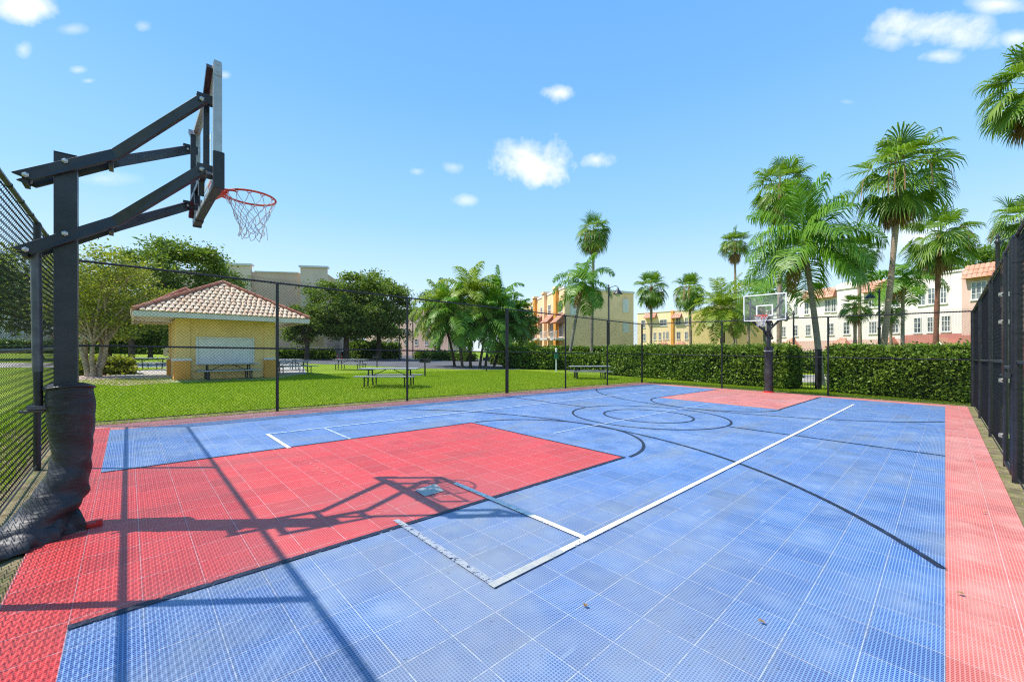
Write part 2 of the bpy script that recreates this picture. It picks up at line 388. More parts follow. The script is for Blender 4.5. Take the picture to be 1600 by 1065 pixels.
def tilem(name, a, b2):
    m, b, out = newmat(name); ge = N('ShaderNodeNewGeometry')
    c = mixc(ge.outputs['Random Per Island'], a, b2); c = mixc(mapr(noise(9, 5), .45, .75, 0, .5), c, tuple(x * .5 for x in a))
    nt.links.new(c, b.inputs['Base Color']); b.inputs['Roughness'].default_value = .8; return m
MT['rooftile'] = tilem('weathered_barrel_tile', (.66, .43, .28), (.80, .62, .45))
MT['ridgetile'] = tilem('red_ridge_tile', (.40, .13, .075), (.48, .20, .13))
MT['orangetile'] = tilem('orange_barrel_tile', (.52, .23, .13), (.64, .38, .27))
MT['silver'] = pm('silver_plank', (.40, .41, .42), .5, .15, 5, metal=.3, bmp=.1)
MT['blueshutter'] = pm('pale_blue_shutter', (.74, .71, .67), .5, .05, 4, bmp=.05)
MT['green'] = pm('green_enamel', (.02, .16, .08), .5, .1, 4)
MT['cone'] = pm('orange_cone_rubber', (.72, .10, .03), .5, .1, 8)
MT['tyre'] = pm('tyre_rubber', (.02, .02, .02), .8, .2, 10)
MT['lampglass'] = pm('frosted_lamp_glass', (.55, .58, .55), .3, .1, 5, bmp=0)
def carm(n, c): return pm(n, c, .25, .05, 2, bmp=0, coat=.6)

# ------------------------------------------------------------------ ground, court
def sheet(name, x0, x1, y0, y1, dz, mat, kind='structure', nx=1, ny=1):
    V = []; F = []
    for j in range(ny + 1):
        for i in range(nx + 1):
            x = x0 + (x1 - x0) * i / nx; y = y0 + (y1 - y0) * j / ny; V.append((x, y, g(x, y) + dz))
    for j in range(ny):
        for i in range(nx):
            a = j * (nx + 1) + i; F.append((a, a + 1, a + nx + 2, a + nx + 1))
    o = npmesh(name, V, F, mat); tag(o, kind=kind); return o
def polysheet(name, pts, dz, mat):
    mb = MB(); mb.add([G(p[0], p[1], dz) for p in pts], [tuple(range(len(pts)))]); return tag(mb.build(name, mat), kind='structure')
sheet('ground', -700, 700, -700, 900, -.03, MT['grass'], nx=8, ny=8)
sheet('soil_strip', -11.75, 1.2, -1.6, 20.9, -.018, MT['dirt'])
sheet('court_border', -11.12, .5, -.55, 20.02, 0.0, MT['redborder'])
XL = -.3048 * 34; YN = -.24; YF = -.24 + .3048 * 64
sheet('near_court_end', -10.7, -.0, -.245 - .3048, YN, .004, MT['red'])
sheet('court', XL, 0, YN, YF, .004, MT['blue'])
KX0, KX1 = -6.97, -3.27
sheet('near_key', KX0, KX1, YN, 5.35, .008, MT['red'])
sheet('far_key', KX0, KX1, YF - 5.6, YF, .008, MT['redborder'])
def strip(pts, wd, dz, name, mat):
    V = []; n = len(pts)
    for i, p in enumerate(pts):
        a = Vector(pts[max(i - 1, 0)]).to_2d(); b = Vector(pts[min(i + 1, n - 1)]).to_2d(); d = (b - a).normalized(); nn = Vector((-d.y, d.x))
        for s in (-1, 1):
            q = Vector(p).to_2d() + nn * (s * wd / 2); V.append(G(q.x, q.y, dz))
    F = [(2 * i, 2 * i + 2, 2 * i + 3, 2 * i + 1) for i in range(n - 1)]
    mb = MB(); mb.add(V, F); return tag(mb.build(name, mat), kind='structure')
def arc(cx, cy, r, a0, a1, n=48): return [(cx + r * math.cos(R_(a0 + (a1 - a0) * i / n)), cy + r * math.sin(R_(a0 + (a1 - a0) * i / n)), 0) for i in range(n + 1)]
CXc = -5.1; CYc = 9.45
L = 'court_line'
bl, wl, wf = MT['bline'], MT['wline'], MT['wfaint']
for X in (KX0, KX1):
    strip([(X, YN, 0), (X, 5.35, 0)], .05, .012, L, bl); strip([(X, YF - 5.6, 0), (X, YF, 0)], .05, .012, L, bl)
strip([(KX0 - .02, 5.37, 0), (KX1 + .02, 5.37, 0)], .035, .012, L, bl)
strip(arc(CXc, 5.39, 1.87, 2, 178), .05, .0125, L, bl); strip(arc(CXc, YF - 5.64, 1.87, 182, 358), .05, .0125, L, bl)
strip(arc(CXc, CYc, 1.06, 0, 358), .05, .012, L, bl); strip(arc(CXc, CYc, 1.85, 0, 358), .05, .012, L, bl)
strip([(CXc + 1.9, CYc, 0), (-.0, CYc, 0)], .05, .0125, L, bl); strip([(XL, CYc, 0), (CXc - 1.9, CYc, 0)], .05, .0125, L, bl)
strip(arc(CXc, 1.24, 5.97, 31.5, 148.5, 70), .05, .013, L, bl); strip(arc(CXc, 17.66, 5.97, 211.5, 328.5, 70), .05, .013, L, bl)
strip([(-2.04, 2.45, 0), (-2.04, 17.25, 0)], .054, .016, L, wl); strip([(-2.04, 1.73, 0), (-2.04, 2.45, 0)], .062, .016, L, MT['wdirty']); strip([(-2.07, 1.76, 0), (-3.4, 1.76, 0)], .055, .0165, L, MT['wleg'])
strip([(-2.07, 2.76, 0), (-3.9, 2.76, 0)], .06, .0165, L, wl); strip([(-6.9, 1.80, 0), (-8.25, 1.80, 0)], .06, .0165, L, wl)
tag(polysheet(L, [(gp(*q).x, gp(*q).y) for q in ((648, 767), (664, 777), (694, 768), (680, 757))], .014, MT['wdirty']), kind='structure'); strip([(-8.25, 1.8, 0), (-8.25, 17.2, 0)], .05, .016, L, wf)  # small pale four-sided patch laid on the near key, then the left line
strip([(-6.97, 2.76, 0), (-8.2, 2.76, 0)], .04, .014, L, wf); strip([(-3.9, 2.76, 0), (-6.94, 2.76, 0)], .045, .014, L, MT['redfaint']); strip([(-3.4, 1.76, 0), (-6.9, 1.79, 0)], .04, .014, L, MT['redfaint']); strip([(CXc, 5.9, 0), (CXc, 13.2, 0)], .03, .0145, L, wf)
strip([(-2.04, 16.3, 0), (-8.2, 16.3, 0)], .04, .0145, L, wf)

# lawn blades near the fences (real geometry, uncountable)
rng = np.random.default_rng(5)
def blades(n, x0, x1, y0, y1, hgt, name, keep=None):
    x = rng.uniform(x0, x1, n); y = rng.uniform(y0, y1, n)
    z = -SL * (x * ca + y * sa) - .03
    a = rng.uniform(0, 2 * PI, n); w_ = rng.uniform(.006, .012, n); h = rng.uniform(.4, 1, n) * hgt
    dx, dy = np.cos(a) * w_, np.sin(a) * w_; lx, ly = rng.normal(0, .35, n) * h, rng.normal(0, .35, n) * h
    V = np.stack([np.stack([x - dx, y - dy, z], 1), np.stack([x + dx, y + dy, z], 1), np.stack([x + lx, y + ly, z + h], 1)], 1).reshape(-1, 3)
    return tag(npmesh(name, V, np.arange(3 * n).reshape(-1, 3), MT['blade']), 'short bright green lawn grass around the court fence', 'grass', kind='stuff')
blades(170000, -26, -11.5, -2, 24, .075, 'grass')
blades(60000, -14, 3, 20.55, 25, .08, 'grass')
blades(30000, -11.9, -3, -4.5, -.95, .08, 'grass')
blades(5000, -11.45, -11.1, -1, 20.4, .05, 'grass')
blades(900, .5, .75, 6, 20.4, .035, 'grass')

# roads and paths read off the photograph
def ppoly(name, px, dz, mat): return polysheet(name, [(gp(*p).x, gp(*p).y) for p in px], dz, mat)
ppoly('road', [(380, 561), (470, 567), (560, 570), (640, 574), (720, 576.5), (800, 577), (860, 573), (830, 565), (760, 561), (690, 556), (640, 553.5), (610, 555), (560, 557), (470, 558), (400, 556)], -.022, MT['asphalt'])
ppoly('kerb', [(380, 560.9), (470, 566.8), (470, 568.2), (380, 562.3)], -.012, MT['concrete'])
ppoly('pavement', [(120, 597), (190, 602), (282, 596), (290, 582), (262, 577), (120, 583)], -.018, MT['paver'])
ppoly('path', [(-60, 566), (120, 566.5), (262, 566.5), (262, 573), (120, 573.5), (-60, 573)], -.021, MT['concrete'])
ppoly('pavilion_slab', [(150, 584), (262, 575), (470, 566), (480, 583), (426, 592), (275, 597)], -.012, MT['concrete'])
ppoly('patio', [(1236, 585), (1300, 585), (1300, 598), (1236, 596)], -.016, MT['concrete'])

# ------------------------------------------------------------------ chain-link fences
def chainlink(name, P0, P1, H, parent, z0=.03, pitch=.07, wr=.0044):
    P0 = Vector(P0); P1 = Vector(P1); d = P1 - P0; d.z = 0; Ln = d.length; d = d / Ln; n = Vector((-d.y, d.x, 0))
    nw = int(Ln / pitch); ns = int(H / (pitch / 2)) + 1
    i = np.arange(nw)[:, None]; k = np.arange(ns + 1)[None, :]
    u = i * pitch + pitch / 2 + np.where((k % 2) == 0, -pitch / 2 - .002, pitch / 2 + .002) * .98
    off = np.where((k % 2) == 0, .0022, -.0022) * np.ones_like(u)
    z = z0 + k * (pitch / 2) * np.ones_like(u)
    X = P0.x + d.x * u + n.x * off; Y = P0.y + d.y * u + n.y * off; Z = -SL * (X * ca + Y * sa) + z
    P = np.stack([X, Y, Z], -1)                       # nw, ns+1, 3
    q = wr * 1.25
    cs = [np.array([d.x, d.y, 0]) * q * a + np.array([n.x, n.y, 0]) * q * b * .85 for a, b in ((1, 0), (0, 1), (-1, 0), (0, -1))]
    V = np.stack([P + c for c in cs], 2).reshape(-1, 3)
    base = (np.arange(nw)[:, None, None] * (ns + 1) + np.arange(ns)[None, :, None]) * 4
    j = np.arange(4)[None, None, :]; a = base + j; b = base + (j + 1) % 4
    F = np.stack([a, b, b + 4, a + 4], -1).reshape(-1, 4)
    V = V - np.array(parent.location)
    return npmesh(name, V, F, MT['wire'], parent)
def fence(name, label, P0, P1, posts, H, radii=None, wr=.0046):
    """posts: distances along P0->P1"""
    P0 = G(*P0); P1 = G(*P1); t = thing(name, label, 'fence', P0)
    d = (P1 - P0); Ln = math.hypot(d.x, d.y); d = Vector((d.x, d.y, 0)) / Ln; n = Vector((-d.y, d.x, 0))
    chainlink('chain_link_mesh', P0 + n * .03, P1 + n * .03, H + .02, t, wr=wr)
    for k, s in enumerate(posts):
        r = (radii or {}).get(k, .034); p = P0 + d * s; p = G(p.x, p.y)
        mb = MB(P0); mb.tube([p - ZV * .1, p + ZV * H * .98], r, 14)
        mb.lathe(p + ZV * H * .98, [(r * 1.12, 0), (r * 1.15, .02), (r * .8, .045), (.004, .06)], 14)
        for zz in (.25, .8, 1.2, 1.9, 2.4, 2.8): mb.tube([p + ZV * (zz - .011), p + ZV * (zz + .011)], r * 1.12, 14)
        mb.build('post', MT['blackvinyl'], t, True)
    for nm, z, r in (('top_rail', H - .03, .023), ('middle_rail', H * .5 - .06, .021), ('bottom_wire', .05, .008)):
        mb = MB(P0); m = 14
        mb.tube([G(P0.x + d.x * Ln * i / m, P0.y + d.y * Ln * i / m, z) for i in range(m + 1)], r, 8)
        if nm == 'top_rail':
            q = .35
            while q < Ln: 
                p = G(P0.x + d.x * q, P0.y + d.y * q, z); mb.tube([p - d * .006, p + d * .006], r * 1.25, 8); q += .6
        mb.build(nm, MT['blackvinyl'], t, True)
    return t
FH = 3.17
FX, FY, NY = -11.3, 20.35, -.82
fence('chain_link_fence', 'long black chain-link fence between the court and the picnic lawn', (FX, NY), (FX, FY), [0, 3.5, 7.05, 11.2, 14.65, 17.85, FY - NY], FH, {0: .045, 3: .062, 6: .045})
fence('chain_link_fence', 'black chain-link fence behind the far hoop, in front of the hedge', (FX, FY), (.63, FY), [4.1, 8.1, 11.93], FH, {2: .05})
fence('chain_link_fence', 'black chain-link fence directly behind the near hoop at the left edge', (-.3, NY), (FX, NY), [0, 3.7, 7.4], 3.07, wr=.0024)
rf = fence('chain_link_fence', 'black chain-link fence along the right side of the court', (.63, FY), (.63, 9.35), [3.9, 7.6, 10.95], FH, {0: .026, 1: .026, 2: .045}, wr=.0019)
ng = fence('chain_link_fence', 'short black chain-link fence at the right picture edge beyond the gate', (.63, 8.25), (.63, 4.6), [0, 3.6], FH, {0: .045}, wr=.0024)
gt = thing('chain_link_gate', 'black chain-link gate in the right side fence', 'gate', G(.63, 9.3))
chainlink('chain_link_mesh', G(.66, 9.2), G(.66, 8.4), FH - .15, gt, wr=.0022)
mb = MB(gt.location); y0_, y1_ = 9.22, 8.36
for yy in (y0_, y1_): mb.tube([G(.6, yy, .06), G(.6, yy, FH - .05)], .024, 10)
for zz in (.08, 1.45, FH - .08): mb.tube([G(.6, y0_, zz), G(.6, y1_, zz)], .024, 10)
mb.build('gate_frame', MT['blackvinyl'], gt, True)
for zz in (.45, 1.25, 2.1, 2.5):
    mb = MB(gt.location); p = G(.60, 9.29, zz); mb.tube([p - ZV * .03, p + ZV * .03], .062, 12); mb.box(p + Vector((-.05, -.03, 0)), (.03, .09, .035)); mb.build('hinge', MT['bolt'], gt)
mb = MB(gt.location); p = G(.56, 8.36, 1.35); mb.box(p, (.04, .16, .06)); mb.tube([p + Vector((-.05, .1, 0)), p + Vector((-.05, -.1, 0))], .012, 8); mb.build('latch', MT['darksteel'], gt)

# ------------------------------------------------------------------ basketball hoops
def hoop(label, px_, py_, sgn, near):
    """pole at (px_,py_), board towards sgn*Y"""
    o = G(px_, py_); t = thing('basketball_hoop', label, 'basketball hoop', o)
    if sgn < 0: t.rotation_euler = (0, 0, PI)
    def B(): return MB()
    BYd = .96                                     # board plane
    ds = MT['darksteel']
    mb = B(); mb.box((0, 0, 1.565), (.15, .135, 3.13)); mb.box((0, 0, 3.135), (.152, .137, .01)); mb.build('pole', ds, t, bevel=.008)
    W2 = .77; z0, z1 = 2.97, 4.05; cx = -.10
    armx = .095
    pts = {'top': [(-.245, 2.86), (-.03, 3.06), (.30, 3.22), (.88, 3.76)], 'low': [(-.245, 2.27), (-.03, 2.46), (.30, 2.63), (.88, 3.13)]}
    for s in (1, -1):
        for kk in ('top', 'low'):
            p = pts[kk]; mb = B()
            q0 = Vector((s * armx, p[0][0], p[0][1])); q1 = Vector((s * armx, p[2][0], p[2][1])); q2 = Vector((cx + s * .64, p[3][0], p[3][1]))
            dd = (q1 - q0).normalized(); d2 = (q2 - q1).normalized(); u1 = Vector((0, -dd.z, dd.y)); 
            # channel section swept through the bend
            hw = .045; tk = .034
            sd2 = d2.cross(ZV).normalized(); u2 = sd2.cross(d2).normalized()
            sd1 = dd.cross(ZV).normalized(); u1 = sd1.cross(dd).normalized()
            um = (u1 + u2).normalized(); sm = (sd1 + sd2).normalized()
            rings = []
            for q, uu, ss, sh in ((q0, u1, sd1, .05), (q1, um, sm, 0), (q2, u2, sd2, 0)):
                rings.append([q + uu * (a * hw) + ss * (b * tk / 2) - (dd * (sh if a < 0 else -sh * .4)) * (-1) for a, b in ((1, 1), (1, -1), (-1, -1), (-1, 1))])
            vs = sum(rings, []); fs = [(3, 2, 1, 0), (8, 9, 10, 11)]
            for i in range(2):
                for k in range(4): fs.append((i * 4 + k, i * 4 + (k + 1) % 4, i * 4 + 4 + (k + 1) % 4, i * 4 + 4 + k))
            mb.add(vs, fs); arm = mb.build('arm', ds, t, bevel=.004)
            for q, off in ((q0 + dd * .04, 1), (Vector((s * armx, .0, p[1][1])), 1), (q2 - d2 * .03, 1)):
                for sx in (-1, 1):
                    bb = B(); c0 = q + Vector((sx * (tk / 2), 0, 0)); bb.tube([c0, c0 + Vector((sx * .012, 0, 0))], .021, 6); bb.tube([c0 + Vector((sx * .012, 0, 0)), c0 + Vector((sx * .018, 0, 0))], [.018, .008], 10); bb.build('bolt', MT['bolt'], arm)
            # bracket onto the board
            bb = B(); bb.box((q2.x, BYd - .07, q2.z), (.012, .13, .075)); bb.box((q2.x - .045 * s, BYd - .07, q2.z), (.012, .13, .075)); bb.build('board_bracket', ds, t)
    for z, yy in ((3.15, .27), (2.57, .27), (2.86, -.22), (2.28, -.22)):
        mb = B(); mb.box((0, yy, z), (.17, .03, .07)); mb.build('cross_brace', ds, t)
    # height actuator
    mb = B(); mb.tube([(0, -.17, 2.30), (0, -.16, 1.32)], .032, 14); a = mb.build('actuator_tube', MT['greysteel'], t, True)
    mb = B(); mb.tube([(0, -.16, 1.32), (0, -.155, 1.04)], .028, 14); mb.build('actuator_sleeve', MT['rubber'], t, True)
    mb = B(); mb.box((0, -.15, 1.03), (.10, .13, .03)); mb.tube([(0, -.26, 1.0), (0, -.12, 1.0)], .012, 8); mb.build('crank_mount', MT['greysteel'], t)
    # board
    bd = B()
    for (x0, x1, a, b) in ((cx - W2, cx + W2, z0, z0 + .045), (cx - W2, cx + W2, z1 - .045, z1), (cx - W2, cx - W2 + .04, z0 + .045, z1 - .045), (cx + W2 - .04, cx + W2, z0 + .045, z1 - .045)):
        bd.box(((x0 + x1) / 2, BYd, (a + b) / 2), (x1 - x0, .065, b - a))
    bo = bd.build('backboard_frame', MT['alu'] if near else MT['white'], t, bevel=.003)
    mb = B(); mb.box((cx, BYd, (z0 + z1) / 2), (2 * W2 - .08, .012, z1 - z0 - .09)); mb.build('glass_panel', MT['glass'], bo)
    mb = B(); tw, tz0, th = .61, z0 + .19, .46
    yq = BYd + .0085
    for (c, d) in (((cx, yq, tz0 + .025), (tw, .004, .05)), ((cx, yq, tz0 + th - .025), (tw, .004, .05)), ((cx - tw / 2 + .025, yq, tz0 + th / 2), (.05, .004, th - .1)), ((cx + tw / 2 - .025, yq, tz0 + th / 2), (.05, .004, th - .1))): mb.box(c, d)
    mb.build('target_square', MT['white'], bo)
    for sx in (-1, 1):
        for zz in (z1 - .03,):
            mb = B(); x_ = cx + sx * (W2 + .002); mb.box((x_, BYd, z1 - .05), (.008, .056, .13))
            for dz in (-.03, .03): mb.tube([(x_, BYd, z1 - .05 + dz), (x_ + sx * .009, BYd, z1 - .05 + dz)], .008, 8)
            mb.build('corner_plate', MT['alu'], bo)
    # steel subframe behind the glass
    mb = B(); yb = BYd - .055
    for a, b in (((-.52, z0 + .22), (-.52, z1 - .18)), ((.52, z0 + .22), (.52, z1 - .18)), ((-.52, z1 - .18), (-W2 + .03, z1 - .04)), ((.52, z1 - .18), (W2 - .03, z1 - .04)),
                 ((-.52, z0 + .22), (-W2 + .03, z0 + .06)), ((.52, z0 + .22), (W2 - .03, z0 + .06)), ((-.52, z0 + .2), (.52, z0 + .2)), ((-.2, z0 + .2), (-.16, z0 + .05)), ((.2, z0 + .2), (.16, z0 + .05))):
        mb.bar((cx + a[0], yb, a[1]), (cx + b[0], yb, b[1]), .045, .045, Vector((0, 1, 0)))
    mb.build('board_subframe', ds, t)
    # lower edge padding: side returns and bottom run
    mb = B()
    for sx in (-1, 1): mb.box((cx + sx * (W2 + .004), BYd + .006, z0 + .125), (.035, .085, .33)); mb.box((cx + sx * (W2 - .11), BYd + .004, z0 - .004), (.26, .078, .05))
    if near: mb.box((cx, BYd + .004, z0 - .004), (2 * W2 - .48, .070, .03))
    mb.build('edge_padding', MT['rubber'], bo, bevel=.008)
    # rim
    rz = 3.165; rc = Vector((cx, BYd + .40, rz)); rr = .232
    mb = B(); mb.tube([rc + Vector((rr * math.cos(2 * PI * i / 40), rr * math.sin(2 * PI * i / 40), 0)) for i in range(40)], .011, 8, closed=True)
    for sx in (-1, 1): mb.tube([(cx + sx * .085, BYd + .03, rz - .005), (cx + sx * .09, BYd + .10, rz - .012), (cx + sx * .17, rc.y - .17, rz - .016)], .011, 8)
    rim = mb.build('rim', MT['rimred'], t, True)
    mb = B(); mb.box((cx, BYd + .045, rz - .03), (.22, .03, .16)); mb.add([(cx - .09, BYd + .06, rz - .02), (cx + .09, BYd + .06, rz - .02), (cx + .06, rc.y - rr, rz - .008), (cx - .06, rc.y - rr, rz - .008), (cx - .07, BYd + .06, rz - .11), (cx + .07, BYd + .06, rz - .11), (cx + .03, rc.y - rr, rz - .03), (cx - .03, rc.y - rr, rz - .03)],
           [(0, 1, 2, 3), (5, 4, 7, 6), (0, 3, 7, 4), (1, 5, 6, 2), (3, 2, 6, 7)]); mb.build('rim_bracket', MT['rimred'], rim)
    for i in range(12):
        mb = B(); q = 2 * PI * (i + .5) / 12; c = rc + Vector((rr * math.cos(q), rr * math.sin(q), -.018)); dq = Vector((-math.sin(q), math.cos(q), 0)) * .02
        mb.tube([c - dq + ZV * .012, c - dq * .8 - ZV * .006, c + dq * .8 - ZV * .006, c + dq + ZV * .012], .004, 6)
        mb.build('net_hook', MT['rimred'], rim, True)
    # net: twelve strands knotted in a narrowing diamond pattern
    rnd = random.Random(4 if near else 9); mb = B()
    lev = [0, .10, .17, .24, .30, .36, .41]; rad = [rr, .185, .155, .13, .115, .112, .12]
    K = {}
    for l in range(len(lev)):
        for i in range(12):
            q = 2 * PI * (i + .5 * (l % 2) + .5) / 12; j = .012 * l / 3
            K[l, i] = rc + Vector((rad[l] * math.cos(q) + rnd.uniform(-j, j), rad[l] * math.sin(q) + rnd.uniform(-j, j), -.02 - lev[l] + rnd.uniform(-j, j)))
    for l in range(len(lev) - 1):
        for i in range(12):
            for di in ((0, -1) if l % 2 == 0 else (0, 1)):
                a = K[l, i]; b = K[l + 1, (i + di) % 12]; m_ = (a + b) / 2 + Vector((rnd.uniform(-.01, .01), rnd.uniform(-.01, .01), -.008))
                mb.tube([a, m_, b], .0036 if near else .006, 5, cap=False)
    a = K[3, 0]; mb.tube([a, a + Vector((.02, .06, -.06)), a + Vector((.02, .07, -.2))], .0036, 5)
    mb.build('net', MT['net'], t, True)
    # pole pad
    rn = random.Random(2); V = []; nr, ns_ = (46, 56)
    top = 1.21 if near else 1.95
    for i in range(nr + 1):
        f = i / nr; z = top * (1 - f)
        if near:
            sag = max(0, f - .45) / .55
            ox = -.0 + .15 * sag ** 2 ; oy = .02 + .045 * math.sin(f * 3.1) * .3 - .22 * sag ** 2.0
            r0 = .136 + .012 * math.sin(f * 9) + .045 * sag ** 1.2
        else: ox = oy = 0; r0 = .165 + .006 * math.sin(f * 14)
        for k in range(ns_):
            q = 2 * PI * k / ns_
            tw = q * 1 + f * (9 if near else 3)
            amp = (.002 + .017 * max(0, f - .3)) if near else .004
            wob = amp * math.sin(tw * 2 + 3.5 * math.sin(f * 7)) + amp * .9 * math.sin(f * 42 - q * 3 + 1.2 * math.sin(q * 2)) + amp * .25 * math.sin(f * 75 - q * 4 + 1)
            rr_ = r0 + wob
            ex = 1.0
            if near and f > .72:
                ex = 1 + .5 * ((f - .72) / .28) ** 1.5 * max(0, math.cos(q - R_(-62))) ** 2
            V.append((ox + rr_ * ex * math.cos(q), oy + rr_ * ex * math.sin(q), z + .02 * math.sin(q * 2 + 1) * (1 if i == 0 and near else 0) + (.012 if i == nr else 0)))
    F = [(i * ns_ + k, i * ns_ + (k + 1) % ns_, (i + 1) * ns_ + (k + 1) % ns_, (i + 1) * ns_ + k) for i in range(nr) for k in range(ns_)]
    V = list(V); ci = len(V)
    if near: V.append((0, 0, top - .02)); F4 = [(ci, (k + 1) % ns_, k, k) for k in range(ns_)]
    mbp = MB(); mbp.add(V, F + ([(ci, (k + 1) % ns_, k) for k in range(ns_)] if near else [tuple(reversed(range(ns_)))]))
    pad = mbp.build('pole_pad', MT['padvinyl'], t, True)
    if near:
        # slumped skirt of the pad lying on the ground towards the fence
        V = []; n1, n2 = 40, 22
        for i in range(n1 + 1):
            f = i / n1
            cxp = .14 + .34 * f + .10 * f * f; cyp = .02 - .30 * f - .06 * f * f
            hh = (.17 * (1 - f) ** 1.2 + .045) * (1 - .5 * max(0, f - .9) * 10 * .6); ww = .20 - .07 * f
            for k in range(n2 + 1):
                q = PI * k / n2; wv = 1 + .12 * math.sin(f * 19 + q * 2) + .07 * math.sin(f * 37 - q * 3)
                dirn = Vector((.62, .78)); sx_ = math.cos(q) * ww * wv
                V.append((cxp + dirn.x * sx_ - .10, cyp + dirn.y * sx_ - .06, max(.006, math.sin(q) ** .8 * hh * wv + .006)))
        F = [(i * (n2 + 1) + k, i * (n2 + 1) + k + 1, (i + 1) * (n2 + 1) + k + 1, (i + 1) * (n2 + 1) + k) for i in range(n1) for k in range(n2)]
        mb = MB(); mb.add(V, F); e = n1 * (n2 + 1); mb.add([V[e + k] for k in range(n2 + 1)], [tuple(range(n2 + 1))]); mb.build('pad_skirt', MT['padvinyl'], pad, True)
        mb = B(); mb.tube([(.146 * math.cos(q), .02 + .146 * math.sin(q), top - .02 + .012 * math.sin(q * 2 + 1)) for q in [2 * PI * i / 30 for i in range(30)]], .012, 6, closed=True); mb.build('pad_hem', MT['padvinyl'], pad, True)
        mb = B(); mb.box((.13, .17, .024), (.09, .10, .035)); mb.box((.15, .20, .045), (.03, .04, .015)); mb.build('base_plate', MT['redbase'], t, bevel=.006)
    else:
        mb = B(); mb.lathe((0, 0, 0), [(.19, 0), (.19, .05), (.17, .06)], 20); mb.build('base_plate', MT['redbase'], t)
        mb = B(); mb.lathe((0, 0, top - .22), [(.178, 0), (.180, .05)], 20); mb.build('pad_strap', MT['silver'], pad)
    return t
hoop('near basketball hoop with creased black pole pad, seen from the side', -5.1, -.38, 1, True)
hoop('far basketball hoop with clear white-framed backboard in front of the hedge', -5.12, 19.75, -1, False)

# ------------------------------------------------------------------ lamps
def lamp(label, base, h, arm_dir, s=1.0, group=None):
    t = thing('street_lamp', label, 'street lamp', base, group=group)
    mb = MB(); mb.lathe((0, 0, 0), [(.20 * s, 0), (.20 * s, .25), (.13 * s, .45), (.10 * s, .9), (.085 * s, 1.0), (.075 * s, h * .55), (.09 * s, h * .55 + .05), (.09 * s, h * .55 + .12), (.06 * s, h * .55 + .2), (.055 * s, h - .25), (.08 * s, h - .22), (.08 * s, h - .15), (.04 * s, h - .08), (.06 * s, h - .02), (.012 * s, h + .12)], 16)
    mb.build('post', MT['darksteel'], t, True)
    a = Vector(arm_dir).normalized(); L_ = .62 * s
    mb = MB(); mb.tube([Vector((0, 0, h - .35)), a * L_ * .3 + ZV * (h - .12), a * L_ * .75 + ZV * (h - .02), a * L_ + ZV * (h - .12), a * L_ + ZV * (h - .22)], .022 * s, 8); mb.build('bracket_arm', MT['darksteel'], t, True)
    c = a * L_ + ZV * (h - .22)
    mb = MB(); mb.lathe(c, [(.03 * s, .04), (.07 * s, 0), (.09 * s, -.10 * s), (.20 * s, -.24 * s), (.30 * s, -.36 * s), (.31 * s, -.40 * s)][::-1], 18); hd = mb.build('lamp_shade', MT['darksteel'], t, True)
    mb = MB(); mb.lathe(c + ZV * (-.42 * s), [(.06 * s, -.14 * s), (.15 * s, -.08 * s), (.18 * s, 0), (.18 * s, .03)], 16); mb.build('globe', MT['lampglass'], hd, True)
    return t
lamp('tall dark street lamp beside the yellow building and tallest middle palm', at(951, 34), hz(951, 446, 34), tuple(RV), 1.25)
lamp('dark street lamp rising behind the right side fence', at(1559, 14.2), hz(1559, 370, 14.2), tuple(RV), 1.0)
lamp('dark street lamp right of the far hoop in front of the pink apartments', at(1240, 36), hz(1240, 487, 36), tuple(-RV), 1.1)
lamp('dark street lamp half hidden by the tall leaning palm before the apartments', at(1374, 30), hz(1374, 452, 30), tuple(-RV), 1.1)
lamp('thin dark street lamp by the road under the spreading oak', at(624, 62), hz(624, 489, 62), tuple(-RV), 1.1)

# ------------------------------------------------------------------ palms
def trunk_pts(h, lean, bow=0.0, n=14):
    return [Vector((lean[0] * (i / n) ** 1.3 + bow * math.sin(PI * i / n), lean[1] * (i / n) ** 1.3, h * i / n - (.15 if i == 0 else 0))) for i in range(n + 1)]
def quadstrips(V, F, pts, side, ws):
    b = len(V)
    for p, w_ in zip(pts, ws): V.append(p - side * w_); V.append(p + side * w_)
    for i in range(len(pts) - 1): F.append((b + 2 * i, b + 2 * i + 1, b + 2 * i + 3, b + 2 * i + 2))
def fan(V, F, base, d, rnd, pet, bl, droop, nseg=24, spread=115):
    tip = base + d * pet + ZV * (-.10 * pet * (1 - d.z))
    s = d.cross(ZV); s = s.normalized() if s.length > .05 else Vector((1, 0, 0))
    quadstrips(V, F, [base, (base + tip) / 2 + ZV * .03 * pet, tip], s, [.03, .022, .016])
    d2 = (tip - base).normalized(); hg = max(0, 1 - max(0, d2.z)) ** 1.2
    d2 = (d2 * (1 - .25 * hg) + ZV * (-.85 * hg)).normalized(); up = s.cross(d2).normalized()
    cup = rnd.uniform(.1, .35)
    for i in range(nseg):
        q = R_(-spread + 2 * spread * (i + .5) / nseg)
        dr = (d2 * math.cos(q) + s * math.sin(q) + up * (cup * abs(math.sin(q)))).normalized()
        L_ = bl * (.72 + .28 * math.cos(q * .8)) * rnd.uniform(.9, 1.08)
        p1 = tip + dr * L_ * .52; p2 = p1 + (dr * .55 + Vector((0, 0, -droop * .5))).normalized() * L_ * .26; p3 = p2 + (dr * .25 + Vector((0, 0, -droop))).normalized() * L_ * .28
        sd = dr.cross(up).normalized(); sd = (sd + up * rnd.uniform(-.5, .5)).normalized()
        quadstrips(V, F, [tip, p1, p2, p3], sd, [.005, bl * .034, bl * .022, .002])
